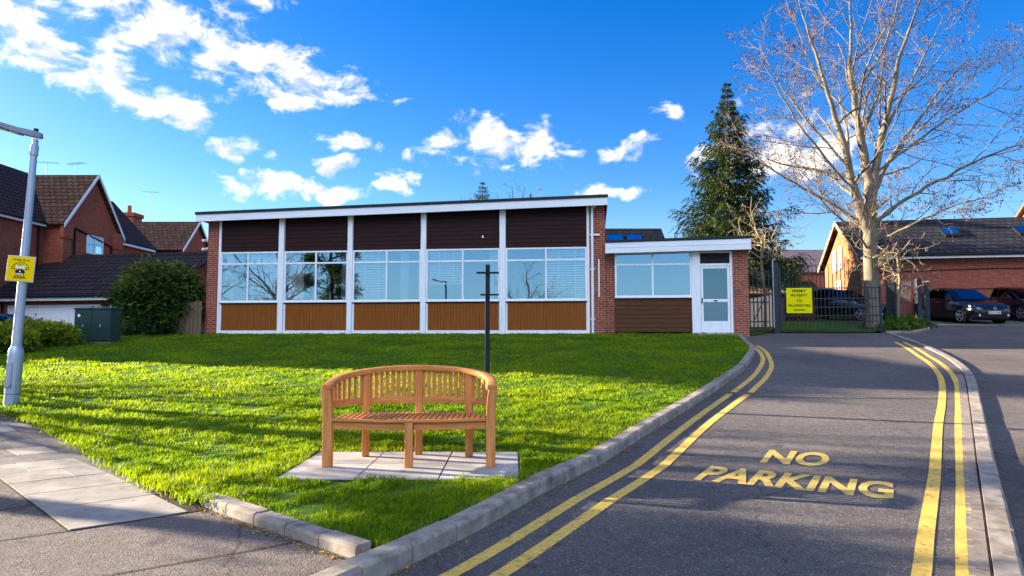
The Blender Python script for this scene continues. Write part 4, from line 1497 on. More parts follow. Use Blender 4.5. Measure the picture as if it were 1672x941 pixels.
# ------------------------------------------------------------------ hall on the right
D = thing('church_hall', 'single storey brick hall at the right with slate roof, skylights and orange gable end', 'building', (17.0, 33.0, 2.1), math.atan2(-.17, .985))
DL, DW = 30.0, 6.2
wb = MB()
wb.box(0, DL, 0, DW, -1.5, 3.15)
wb.prism([(0, 3.15), (DW / 2, 5.1), (DW, 3.15)], 'x', .12, DL)
wb.build('wall', M_brickd, D)
gb = MB()
gb.prism([(-.01, -1.5), (DW + .01, -1.5), (DW + .01, 3.15), (DW / 2, 5.1), (-.01, 3.15)], 'x', -.05, .11)
gb.build('gable_wall', M_bricko, D)
rb = MB()
slab_roof(rb, (-.3, -.4, 2.98), (DL, -.4, 2.98), (DL, DW / 2, 5.2), (-.3, DW / 2, 5.2))
slab_roof(rb, (-.3, DW + .4, 2.98), (DL, DW + .4, 2.98), (DL, DW / 2, 5.2), (-.3, DW / 2, 5.2))
rb.build('roof', M_tileg, D)
vb = MB()
for y_ in (-.42, DW + .42):
    vb.add([(-.34, y_, 2.86), (-.30, y_, 2.86), (-.30, DW / 2, 5.12), (-.34, DW / 2, 5.12), (-.34, y_, 3.1), (-.30, y_, 3.1), (-.30, DW / 2, 5.36), (-.34, DW / 2, 5.36)],
           [(0, 1, 2, 3), (4, 5, 6, 7), (0, 1, 5, 4), (1, 2, 6, 5), (2, 3, 7, 6), (3, 0, 4, 7)])
vb.build('barge_board', mat('tan_board', (0.36, 0.22, 0.12), (0.28, 0.17, 0.1), rough=0.7), D)
MB().box(-.2, DL, -.45, -.40, 2.90, 3.03).build('eaves_board', M_white, D)
gt_ = MB()
gt_.tube([(0, -.5, 3.06), (DL, -.5, 3.06)], .06, 8)
gt_.tube([(.3, -.46, 3.0), (.3, -.08, 2.7), (.3, -.08, 0)], .05, 8)
gt_.build('gutter', M_black, D, smooth=40)
wr_ = MB()
wr_.tube([(.4, -.03, 2.30), (6, -.03, 2.42), (12, -.03, 2.30), (20, -.03, 2.4)], .02, 5)
wr_.tube([(3.5, -.03, 1.45), (9, -.03, 1.50), (16, -.03, 1.50)], .018, 5)
wr_.build('wall_cable', M_black, D)
for y_, z_ in ((4.35, 2.95), (3.35, 3.05)):
    window(D, (-.06, y_, z_ - .25), -PI / 2, .55, 1.15, [], [], ft=.06, glass=G_house, back=M_curt)
window(D, (-.06, 4.0, 1.2), -PI / 2, .9, 1.0, [.45], [], ft=.06, glass=G_house)
ck = MB().box(.9, 1.7, DW / 2 - .4, DW / 2 + .4, 4.7, 6.0).box(.84, 1.76, DW / 2 - .46, DW / 2 + .46, 6.0, 6.15)
ck.build('chimney', M_bricko, D, bevel=.015, seg=1)
sl = (5.2 - 2.98) / (DW / 2 + .4)
for x in (4.25, 7.55, 11.5):
    y0, y1 = 1.15, 1.95
    z0, z1 = 2.98 + (y0 + .4) * sl + .13, 2.98 + (y1 + .4) * sl + .13
    sk = MB()
    sk.add([(x, y0, z0), (x + .78, y0, z0), (x + .78, y1, z1), (x, y1, z1), (x, y0 - .04, z0 + .09), (x + .78, y0 - .04, z0 + .09), (x + .78, y1 - .04, z1 + .09), (x, y1 - .04, z1 + .09)],
           [(4, 5, 6, 7), (0, 1, 5, 4), (1, 2, 6, 5), (2, 3, 7, 6), (3, 0, 4, 7)])
    s_ = sk.build('skylight', M_black, D)
    MB().add([(x + .07, y0 + .02, z0 + .125), (x + .71, y0 + .02, z0 + .125), (x + .71, y1 - .1, z1 + .06), (x + .07, y1 - .1, z1 + .06)], [(0, 1, 2, 3)]).build('pane', G_house, s_)

far = thing('house', 'house with warm brown roof rising behind the right hall at the picture edge', 'house', (39.5, 46.0, 2.4))
fb = MB()
fb.box(-4, 8, -4, 4, -1, 4.6)
fb.prism([(-4, 4.6), (0, 8.2), (4, 4.6)], 'x', -4, 8)
fb.build('wall', M_bricko, far)
rb = MB()
slab_roof(rb, (-4.3, -4.3, 4.4), (8, -4.3, 4.4), (8, 0, 8.3), (-4.3, 0, 8.3))
slab_roof(rb, (-4.3, 4.3, 4.4), (8, 4.3, 4.4), (8, 0, 8.3), (-4.3, 0, 8.3))
rb.build('roof', mat('warm_roof', (0.26, 0.12, 0.055), (0.18, 0.08, 0.04), scale=3, rough=0.85, stretch=(.3, 1, 5)), far)

# ------------------------------------------------------------------ bench
BG = .189
bench = thing('bench', 'curved wooden garden bench with slatted arching back on the paved pad', 'bench', (-.915, 6.20, BG))


def bcurve(t, rx=.735, ry=.60, n=2.6):
    th = PI * (1 - t)
    c, s_ = math.cos(th), math.sin(th)
    return Vector((rx * math.copysign(abs(c) ** (2 / n), c), ry * abs(s_) ** (2 / n) - .01, 0))


def arc_table(rx, ry, n=400):
    P = [bcurve(i / n, rx, ry) for i in range(n + 1)]
    s_ = [0]
    for a, b in zip(P[:-1], P[1:]):
        s_.append(s_[-1] + (b - a).length)
    return P, np.array(s_)


BP_, BS_ = arc_table(.735, .60)


def at_s(q):                                   # 0..1 along the back: position, tangent
    k = q * BS_[-1]
    i = min(max(int(np.searchsorted(BS_, k)), 1), len(BP_) - 1)
    f = (k - BS_[i - 1]) / (BS_[i] - BS_[i - 1] + 1e-9)
    return BP_[i - 1].lerp(BP_[i], f), (BP_[i] - BP_[i - 1]).normalized()


def rail_z(q):
    return .680 + .140 * math.sin(PI * q) ** .85


def sweep(mb, q0, q1, w, h, zfun, inset=0.0, n=48):
    ring = []
    for i in range(n + 1):
        q = q0 + (q1 - q0) * i / n
        p, t = at_s(q)
        nrm = Vector((t.y, -t.x, 0))           # towards the seat
        p = p + nrm * inset
        z = zfun(q)
        for a, b in ((-w / 2, 0), (w / 2, 0), (w / 2, h), (-w / 2, h)):
            ring.append(p + nrm * a + Vector((0, 0, z + b)))
    fs = []
    for i in range(n):
        for j in range(4):
            fs.append((i * 4 + j, i * 4 + (j + 1) % 4, (i + 1) * 4 + (j + 1) % 4, (i + 1) * 4 + j))
    fs += [(0, 1, 2, 3), tuple(n * 4 + j for j in range(4))]
    mb.add(ring, fs)


mb = MB()
sweep(mb, 0.0, 1.0, .088, .052, rail_z)
# blunt ends of the arms
for s_ in (-1, 1):
    mb.box(s_ * .735 - .044, s_ * .735 + .044, -.075, -.012, rail_z(0), rail_z(0) + .052)
mb.build('top_rail', M_teakx, bench, bevel=.012, smooth=40)
mb = MB()
sweep(mb, .03, .97, .034, .058, lambda q: .505, 0.0)
mb.build('back_rail', M_teakx, bench, bevel=.004, smooth=40)
# uprights where the back meets the ground, found along the curve
def q_of_x(x):
    return float(min(np.linspace(0, 1, 2001), key=lambda q: abs(at_s(q)[0].x - x) + (0 if at_s(q)[0].y > .3 else 9)))


QP = [q_of_x(-.50), .5, q_of_x(.50)]
for q in QP:
    p, t = at_s(q)
    l = MB()
    M = Matrix.Translation(p) @ Matrix.Rotation(math.atan2(t.y, t.x) * .35, 4, 'Z')
    l.box(-.034, .034, -.028, .028, 0, rail_z(q) + .004, M)
    l.build('leg', M_teakz, bench, bevel=.005)
for s_ in (-1, 1):
    l = MB()                                   # front post, flaring outwards under the arm
    vs = []
    for z, dx, wx, wy in ((0, .0, .042, .034), (.36, .0, .043, .036), (.5, .004, .042, .036), (.60, .010, .042, .036), (rail_z(0) + .002, .026, .044, .036)):
        cx = s_ * (.725 + dx)
        vs += [(cx - wx, -.04 - wy, z), (cx + wx, -.04 - wy, z), (cx + wx, -.04 + wy, z), (cx - wx, -.04 + wy, z)]
    fs = [(0, 3, 2, 1), (16, 17, 18, 19)]
    for k in range(4):
        for j in range(4):
            fs.append((k * 4 + j, k * 4 + (j + 1) % 4, (k + 1) * 4 + (j + 1) % 4, (k + 1) * 4 + j))
    l.add(vs, fs)
    l.build('leg', M_teakz, bench, bevel=.006)
MB().box(-.035, .037, -.095, -.035, 0, .405).build('leg', M_teakz, bench, bevel=.006)
# slats of the back
bs = MB()
edges = [0.0] + QP + [1.0]
for k, n_ in enumerate((8, 9, 9, 8)):
    q0, q1 = edges[k], edges[k + 1]
    for i in range(n_):
        m_ = .045 if k in (1, 2) else .06
        q = q0 + (q1 - q0) * ((i + .72) / (n_ + .45))
        p, t = at_s(q)
        M = Matrix.Translation(p) @ Matrix.Rotation(math.atan2(t.y, t.x), 4, 'Z')
        bs.box(-.0185, .0185, -.007, .007, .555, rail_z(q) + .004, M)
bs.build('backrest_slats', M_teakz, bench, bevel=.002, seg=1)
# seat: slats front to back inside the curve
st_ = MB()
n_ = 27
for i in range(n_):
    x = -.655 + 1.31 * i / (n_ - 1)
    yb = .60 * (1 - abs(x / .735) ** 2.6) ** (1 / 2.6) - .035
    yf = -.065 - .025 * (1 - (x / .66) ** 2)
    w_ = .0165
    zc = .428 - .012 * (1 - (x / .7) ** 2)
    st_.box(x - w_, x + w_, yf + .055, yb, zc - .018, zc)
st_.build('seat', M_teaky, bench, bevel=.003, seg=1)


def front_board(y_out, th, z0, z1, x0, x1, curve, n=16, sag=0.0):
    mb = MB()
    vs = []
    for i in range(n + 1):
        x = x0 + (x1 - x0) * i / n
        u = 1 - (x / .70) ** 2
        yo = y_out - curve * u
        for y, z in ((yo, z0), (yo + th, z0), (yo + th, z1), (yo, z1)):
            vs.append((x, y, z - sag * u))
    fs = [(0, 1, 2, 3), tuple(n * 4 + j for j in range(4))]
    for i in range(n):
        for j in range(4):
            fs.append((i * 4 + j, i * 4 + (j + 1) % 4, (i + 1) * 4 + (j + 1) % 4, (i + 1) * 4 + j))
    mb.add(vs, fs)
    return mb


front_board(-.072, .06, .406, .430, -.685, .685, .028, 16, .012).build('seat_edge', M_teakx, bench, bevel=.004)
front_board(-.05, .028, .335, .400, -.685, -.037, .016, 10, .012).build('seat_rail', M_teakx, bench, bevel=.004)
front_board(-.05, .028, .335, .400, .039, .685, .016, 10, .012).build('seat_rail', M_teakx, bench, bevel=.004)
mb = MB()
sweep(mb, .03, .97, .024, .06, lambda q: .345, .02)
mb.build('rear_seat_rail', M_teakx, bench, bevel=.003, smooth=40)

# ------------------------------------------------------------------ black post with cross bars
py_ = 10.45
pz = g(-.37, py_) + .09
post = thing('sign_post', 'tall black square post with two empty cross bars standing behind the bench', 'post', (-.375, py_, pz))
MB().box(-.036, .036, -.036, .036, -.2, 2.01).build('post', M_post, post, bevel=.004, seg=1)
MB().box(-.17, .175, -.062, -.037, 1.865, 1.895).build('cross_bar', M_post, post, bevel=.003, seg=1)
MB().box(-.11, .175, -.062, -.037, 1.53, 1.557).build('cross_bar', M_post, post, bevel=.003, seg=1)
MB().box(-.055, .055, -.055, .055, -.02, .03).build('base_collar', M_post, post, bevel=.004, seg=1)

# ------------------------------------------------------------------ lamp post and its sign
lx, ly = -7.30, 10.05
lz = g(lx, ly) + .09
lamp = thing('lamp_post', 'grey steel lamp post leaning slightly beside the pavement, with a flat lantern', 'lamp post', (lx, ly, lz))
lamp.rotation_euler = (0, R(2.3), 0)
mb = MB()
mb.tube([(0, 0, -.3), (0, 0, .74), (0, 0, .80), (0, 0, .86)], [.10, .10, .098, .068], 12)
mb.build('base_column', M_steel, lamp, smooth=30)
mb = MB()
mb.tube([(0, 0, .84), (0, 0, 3.72)], [.068, .045], 14)
mb.build('shaft', M_steel, lamp, smooth=40)
mb = MB()
mb.tube([(0, 0, 3.70), (0, 0, 3.705), (0, 0, 3.85), (0, 0, 3.855), (0, 0, 3.95)], [.046, .056, .056, .045, .042], 14)
mb.build('collar', M_steel, lamp, smooth=30)
dm = MB()
dm.box(-.045, .035, -.108, -.098, .25, .62)
dm.tube([(.0, -.112, .60), (.0, -.106, .60)], .02, 8)
dm.tube([(-.05, -.115, .30), (-.01, -.116, .25), (.05, -.115, .32)], .006, 5)
dm.build('service_door', M_steel, lamp)
mb = MB()
for k in (.16,):
    mb.tube([(0, 0, k), (0, 0, k + .015)], .102, 12)
mb.build('band', M_lead, lamp)
# lantern: a flat tapering head reaching left
lh = MB()
a = [(.10, 0, 4.00), (.02, 0, 4.02), (-.25, 0, 4.07), (-.55, 0, 4.15), (-.85, 0, 4.22)]
vs = []
wd = (.035, .055, .075, .085, .085)
th = (.04, .05, .045, .04, .035)
for (x, y, z), w_, t_ in zip(a, wd, th):
    vs += [(x, -w_, z - t_), (x, w_, z - t_), (x, w_ * .7, z + t_), (x, -w_ * .7, z + t_)]
fs = [(0, 1, 2, 3), (16, 17, 18, 19)]
for k in range(4):
    for j in range(4):
        fs.append((k * 4 + j, k * 4 + (j + 1) % 4, (k + 1) * 4 + (j + 1) % 4, (k + 1) * 4 + j))
lh.add(vs, fs)
lan = lh.build('lantern', mat('lantern_grey', (0.20, 0.23, 0.27), (0.15, 0.17, 0.20), rough=0.4), lamp, bevel=.012)
le_ = MB()
for x0, x1 in ((-.22, -.36), (-.39, -.6), (-.63, -.84)):
    z0 = 4.02 + (-.25 - x0) * .255 + .0
    z1 = 4.02 + (-.25 - x1) * .255 + .0
    le_.add([(x0, -.06, z0 - .008), (x1, -.06, z1 - .012), (x1, .06, z1 - .012), (x0, .06, z0 - .008), (x0, -.06, z0 + .004), (x1, -.06, z1 + .004), (x1, .06, z1 + .004), (x0, .06, z0 + .004)],
           [(0, 1, 2, 3), (0, 1, 5, 4), (1, 2, 6, 5), (2, 3, 7, 6), (3, 0, 4, 7)])
le_.build('lens', M_led, lan)
MB().tube([(.0, 0, 4.05), (.0, 0, 4.11)], [.035, .032], 10).build('photocell', M_black, lan, smooth=40)


def sign_text(parent, lines, y, m, bold=.012):
    """lines: (text, centre x, baseline z, letter height, total width)"""
    for txt, cx, z, hgt, wid in lines:
        me, co = text_mesh(txt, 1.0, bold, 2)
        x0, x1 = co[:, 0].min(), co[:, 0].max()
        z0, z1 = co[:, 1].min(), co[:, 1].max()
        for v, c in zip(me.vertices, co):
            v.co = (cx - wid / 2 + wid * (c[0] - x0) / (x1 - x0), y, z + hgt * (c[1] - z0) / (z1 - z0))
        me.materials.append(m)
        o = bpy.data.objects.new('lettering', me)
        COL.objects.link(o)
        o.parent = parent


sz = 1.99
sg = thing('area_sign', 'square yellow neighbourhood sign with an emblem, fixed to the lamp post', 'sign', (lx + .085, ly - .07, lz + sz), R(8))
sg.rotation_euler = (0, R(4), R(8))
mb = MB().box(-.19, .19, 0, .012, -.19, .19)
mb.build('border', mat('sign_rim', (0.62, 0.55, 0.42), (0.55, 0.48, 0.38), rough=0.5), sg, bevel=.004, seg=1)
MB().box(-.178, .178, -.004, .001, -.178, .178).build('plate', M_signy, sg)
sign_text(sg, [('THIS IS A', 0, .115, .028, .235), ('AREA', 0, -.145, .045, .17)], -.007, M_ink, .02)
em = MB()
def arch(mb, r0, r1, z0, a0=0, a1=PI, sx=1.0, y=-.006, n=14):
    vs = []
    for i in range(n + 1):
        t = a0 + (a1 - a0) * i / n
        vs += [(math.cos(t) * r0 * sx, y, z0 + math.sin(t) * r0), (math.cos(t) * r1 * sx, y, z0 + math.sin(t) * r1)]
    mb.add(vs, [(2 * i, 2 * i + 1, 2 * i + 3, 2 * i + 2) for i in range(n)])
arch(em, .092, .10, -.005, 0, PI, 1.2)
arch(em, .066, .072, -.005, 0, PI, 1.2)
arch(em, .0, .052, -.055, 0, PI, 1.35, -.0055)
em.box(-.118, -.055, -.006, -.005, -.012, -.004); em.box(.055, .118, -.006, -.005, -.012, -.004)
em.box(-.058, .058, -.006, -.005, -.088, -.055)
em.build('emblem', M_ink, sg)
e2 = MB()
arch(e2, .0, .032, .0, 0, PI, 1.1, -.008)
for sx in (-.048, .048):
    e2.add([(sx - .022, -.008, .005), (sx + .022, -.008, .005), (sx + .014, -.008, .05), (sx - .014, -.008, .05)], [(0, 1, 2, 3)])
e2.box(-.045, .045, -.0085, -.0075, -.082, -.066)
e2.add([(-.012, -.0085, -.04), (0, -.0085, -.055), (.012, -.0085, -.04), (0, -.0085, -.02)], [(0, 1, 2, 3)])
e2.build('emblem', mat('emblem_white', (0.7, 0.72, 0.74), (0.6, 0.62, 0.65), rough=0.5), sg)
MB().box(-.06, .06, .012, .03, -.03, .03).build('clamp', M_steel, sg)

# ------------------------------------------------------------------ green cabinet
cx_, cy_ = -13.05, 21.55
cab = thing('utility_cabinet', 'dark green metal street cabinet between the low hedge and the big bush', 'cabinet', (cx_, cy_, g(cx_, cy_) + .07), R(-8))
mb = MB().box(-.62, .62, -.25, .25, .03, 1.05)
mb.build('body', M_cab, cab, bevel=.012)
MB().prism([(-.28, 1.051), (.28, 1.051), (.28, 1.09), (0, 1.12), (-.28, 1.09)], 'x', -.65, .65).build('lid', M_cab, cab, bevel=.008)
MB().box(-.66, .66, -.29, .29, -.1, .029).build('plinth', M_conc, cab)
for x0, x1 in ((-.60, -.01), (.01, .60)):
    d = MB().box(x0, x1, -.266, -.251, .08, 1.02).build('door', M_cab, cab, bevel=.004, seg=1)
    MB().box((x0 + x1) / 2 - .02, (x0 + x1) / 2 + .02, -.285, -.267, .5, .58).build('handle', M_steel, d)
MB().cyl((-.45, -.268, .86), .05, .004, 'y', 14).build('label_disc', M_white, cab)

# ------------------------------------------------------------------ foliage builders
def leaf_arrays(P, D, L_, W_, up=None):
    """kite leaves: P base, D unit direction, lengths, widths -> V, F"""
    n = len(P)
    r = rng.normal(0, 1, (n, 3))
    s_ = np.cross(D, r)
    s_ /= np.linalg.norm(s_, axis=1)[:, None] + 1e-9
    mid = P + D * (L_ * .45)[:, None]
    dro = np.zeros((n, 3)); dro[:, 2] = -L_ * .12
    V = np.stack([P, mid + s_ * (W_ * .5)[:, None], P + D * L_[:, None] + dro, mid - s_ * (W_ * .5)[:, None]], 1)
    F = (np.arange(n) * 4)[:, None] + np.array([[0, 1, 2, 3]])
    return V.reshape(-1, 3), F


def unit(a):
    return a / (np.linalg.norm(a, axis=1)[:, None] + 1e-9)


def sprays(C, D, L_, n_leaf, leaf_l, leaf_w, droop=.3, spread=.9):
    """twigs from C along D, each carrying n_leaf flattish leaves"""
    P, DD, S_ = [], [], []
    n = len(C)
    for k in range(n_leaf):
        t = (k + .5) / n_leaf
        p = C + D * (L_ * t)[:, None]
        p[:, 2] -= droop * L_ * t * t
        d = unit(D + rng.normal(0, spread * .5, (n, 3)) + np.array([0, 0, -.15 * t]))
        P.append(p); DD.append(d); S_.append(np.full(n, t))
    return np.concatenate(P), np.concatenate(DD), np.concatenate(S_)


def lumpy(P, s_, ph=0.0):
    x, y, z = P[:, 0] * s_, P[:, 1] * s_, P[:, 2] * s_
    return (np.sin(x + 1.7 * np.sin(y + ph)) + np.sin(y * 1.2 + 1.4 * np.sin(z + ph)) + np.sin(z * 1.1 + 1.5 * np.sin(x * .9 + ph))) / 3


def bush_mesh(name, parent, ax, ay, az, n_twig, n_leaf, leaf_l, leaf_w, twig_l, m, box=0.0, upbias=.25, low=0.0, core=True, droop=.3):
    """a leafy crown filling an ellipsoid (box > 0 squares it off), base at z=0"""
    d = unit(rng.normal(0, 1, (n_twig, 3)))
    e = 2 + box
    rad = 1 / (np.abs(d[:, 0]) ** e + np.abs(d[:, 1]) ** e + np.abs(d[:, 2]) ** e) ** (1 / e)
    rr = rad * (rng.uniform(.35, 1, n_twig) ** .45)
    C = d * rr[:, None] * np.array([ax, ay, az])
    C += unit(C) * (lumpy(C, 3.2 / max(ax, ay) * 1.3, ph=n_twig % 7) * .24 * min(ax, ay, az))[:, None]
    C[:, 2] += az + low
    k = C[:, 2] > .02
    C, d = C[k], d[k]
    D = unit(d + rng.normal(0, .45, C.shape) + np.array([0, 0, upbias]))
    L_ = twig_l * rng.uniform(.6, 1.3, len(C))
    L_ = np.where(rng.random(len(C)) < .06, L_ * 1.9, L_)
    P, DD, T = sprays(C, D, L_, n_leaf, leaf_l, leaf_w, droop)
    ll = leaf_l * rng.uniform(.6, 1.3, len(P))
    V, F = leaf_arrays(P, DD, ll, leaf_w * rng.uniform(.7, 1.3, len(P)))
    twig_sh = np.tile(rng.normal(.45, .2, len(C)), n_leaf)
    sh = np.clip(twig_sh + .50 * (T - .55) + .25 * np.clip((P[:, 2] - az) / az, -1, 1) + rng.normal(0, .1, len(P)), 0, 1)  # tips and upper leaves coloured lighter, in place of sun on them
    if core:  # solid dark core added to block light through the leaves
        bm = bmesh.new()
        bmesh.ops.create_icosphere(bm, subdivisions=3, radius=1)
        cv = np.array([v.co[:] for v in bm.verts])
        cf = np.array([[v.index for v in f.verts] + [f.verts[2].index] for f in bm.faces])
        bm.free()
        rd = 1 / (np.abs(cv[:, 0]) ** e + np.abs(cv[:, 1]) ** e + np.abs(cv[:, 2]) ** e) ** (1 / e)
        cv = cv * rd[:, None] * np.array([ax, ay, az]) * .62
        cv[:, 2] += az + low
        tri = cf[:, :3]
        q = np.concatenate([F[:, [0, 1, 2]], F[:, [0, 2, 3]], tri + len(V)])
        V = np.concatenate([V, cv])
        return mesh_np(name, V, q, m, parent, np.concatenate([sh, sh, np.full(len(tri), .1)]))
    return mesh_np(name, V, F, m, parent, sh)


# low hedge along the left side of the lawn: separate shrubs grown together
hx = [(-15.2, 14.2), (-14.1, 16.4), (-14.0, 18.3), (-14.15, 20.1)]
hl = ['low hedge shrub nearest the lamp post at the picture edge', 'low hedge shrub just right of the lamp post, sunlit on top',
      'low hedge shrub in the middle of the row with arching shoots', 'last low hedge shrub, touching the green cabinet']
for i, (x, y) in enumerate(hx):
    h = thing('hedge_shrub', hl[i], 'hedge', (x, y, g(x, y) + .0), R(20 * i), 'low hedge shrubs beside the lawn')
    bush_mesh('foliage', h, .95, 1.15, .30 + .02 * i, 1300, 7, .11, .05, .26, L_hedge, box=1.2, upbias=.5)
    sb_ = MB()
    for k in range(5):
        a = k * 1.3
        sb_.tube([(0, 0, -.1), (math.cos(a) * .3, math.sin(a) * .3, .5)], [.03, .015], 5)
    sb_.build('stem', M_barkd, h)

# the big cypress bush
bx, by = -13.15, 25.4
bush = thing('cypress_bush', 'large dense dark green cypress bush at the left end of the hall', 'bush', (bx, by, g(bx, by)))
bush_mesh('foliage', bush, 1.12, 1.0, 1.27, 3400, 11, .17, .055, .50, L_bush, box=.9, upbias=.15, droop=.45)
sb_ = MB()
for k in range(4):
    a = k * 1.6
    sb_.tube([(0, 0, -.2), (math.cos(a) * .3, math.sin(a) * .3, 1.6)], [.09, .04], 6)
sb_.build('trunk', M_barkd, bush)

# wooden fence between the bush and the hall
wfence = thing('wooden_fence', 'weathered upright board fence between the big bush and the hall corner', 'fence', (-11.32, 24.75, 1.30), HROT)
fb = MB()
for k in range(7):
    x = -1.0 + k * .155
    fb.box(x, x + .14, -.012 + random.uniform(-.005, .005), .012, -.1, 1.28 + random.uniform(-.03, .03))
fb.build('boards', M_wood, wfence)
MB().box(-1.0, .10, .012, .06, .3, .38).box(-1.0, .10, .012, .06, 1.0, 1.08).build('rail', M_wood, wfence)

# ------------------------------------------------------------------ trees
def tubes_np(polys, n_of):
    """many tapered tubes -> V, F(quads); polys: list of (pts, radii)"""
    Vs, Fs = [], []
    o = 0
    for pts, rad in polys:
        pts = np.asarray(pts, float)
        rad = np.asarray(rad, float)
        n = n_of(rad[0])
        t = np.gradient(pts, axis=0)
        t /= np.linalg.norm(t, axis=1)[:, None] + 1e-9
        ref = np.array([0., 0, 1]) if abs(t[0, 2]) < .8 else np.array([1., 0, 0])
        a = np.cross(t, ref); a /= np.linalg.norm(a, axis=1)[:, None] + 1e-9
        b = np.cross(t, a)
        th = np.arange(n) * 2 * PI / n
        ring = pts[:, None, :] + rad[:, None, None] * (a[:, None, :] * np.cos(th)[None, :, None] + b[:, None, :] * np.sin(th)[None, :, None])
        Vs.append(ring.reshape(-1, 3))
        m = len(pts)
        i = np.arange(m - 1)[:, None] * n
        j = np.arange(n)[None, :]
        j2 = (j + 1) % n
        Fs.append(np.stack([o + i + j, o + i + j2, o + i + n + j2, o + i + n + j], -1).reshape(-1, 4))
        o += m * n
    return np.concatenate(Vs), np.concatenate(Fs)


def rot_about(v, axis, ang):
    axis = axis / (np.linalg.norm(axis) + 1e-9)
    return v * math.cos(ang) + np.cross(axis, v) * math.sin(ang) + axis * axis.dot(v) * (1 - math.cos(ang))


def wander(r, p, d, L_, rad0, rad1, n, wob, up):
    pts, rads = [p.copy()], [rad0]
    for k in range(n):
        d = d + r.normal(0, wob, 3) + np.array([0, 0, up])
        d /= np.linalg.norm(d)
        p = p + d * L_ / n
        pts.append(p.copy())
        rads.append(rad0 + (rad1 - rad0) * (k + 1) / n)
    return np.array(pts), np.array(rads)


def children_of(r, par, n, t0, ang, lmul, rmul, wob, up, nseg, rmin, flat=None, lr=(.6, 1.25)):
    out = []
    pts, rads = par
    m = len(pts) - 1
    Lp = np.sum(np.linalg.norm(np.diff(pts, axis=0), axis=1))
    for k in range(n):
        t = t0 + (1 - t0) * (k + r.uniform(.1, .9)) / n
        i = min(int(t * m), m - 1)
        f = t * m - i
        p = pts[i] * (1 - f) + pts[i + 1] * f
        d = pts[i + 1] - pts[i]; d /= np.linalg.norm(d)
        ax = np.cross(d, r.normal(0, 1, 3))
        nd = rot_about(d, ax, R(ang) * r.uniform(.7, 1.25))
        rr = max((rads[i] * (1 - f) + rads[i + 1] * f) * rmul * r.uniform(.7, 1.0), rmin)
        L_ = Lp * lmul * r.uniform(*lr) * (1.15 - .55 * t)
        out.append(wander(r, p, nd, L_, rr, max(rr * .3, rmin * .7), nseg, wob, up))
    return out


def bare_tree(name, label, loc, trunk, limbs, seed, m, group=None, buds=True, n1=10, n2=7, n3=4, lop=None, cat='tree'):
    """trunk: list of (x,y,z,r); limbs: list of polylines with radii, all relative to loc"""
    r = np.random.default_rng(seed)
    root = thing(name, label, cat, loc, 0, group)
    tr = np.array(trunk, float)
    tp = catmull(tr, 5)
    ta = (tp[:, :3], tp[:, 3])
    lim = []
    for l in limbs:
        c = catmull(np.array(l, float), 5)
        c[:, :3] += r.normal(0, .02, (len(c), 3))
        lim.append((c[:, :3], np.maximum(c[:, 3], .01)))
    V, F = tubes_np([ta] + lim, lambda q: 14 if q > .15 else 9)
    mesh_np('trunk', V, F, m, root, smooth=True)
    lv1, lv2, lv3 = [], [], []
    for l in lim:
        lv1 += children_of(r, l, n1, .12, 48, .42, .55, .10, .05, 7, .012)
    lv1 += children_of(r, (ta[0][len(ta[0]) // 2:], ta[1][len(ta[1]) // 2:]), 5, .1, 70, .8, .25, .1, .05, 7, .02)
    for l in lv1:
        lv2 += children_of(r, l, n2, .15, 45, .45, .6, .12, .03, 5, .008)
    for l in lv2:
        lv3 += children_of(r, l, n3, .2, 42, .5, .65, .12, .02, 4, .006)
    V, F = tubes_np(lv1 + lv2 + lv3, lambda q: 6 if q > .03 else (4 if q > .014 else 3))
    mesh_np('branches', V, F, m, root, smooth=True)
    if buds:
        P = np.array([l[0][-1] for l in lv3] + [l[0][-2] for l in lv3[::2]])
        D = unit(np.array([l[0][-1] - l[0][-2] for l in lv3] + [l[0][-2] - l[0][-3] for l in lv3[::2]]) + r.normal(0, .02, P.shape))
        V, F = leaf_arrays(P, D, r.uniform(.05, .11, len(P)), r.uniform(.03, .06, len(P)))
        mesh_np('buds', V, F, M_bud, root)
    print(name, len(lv1), len(lv2), len(lv3))
    return root


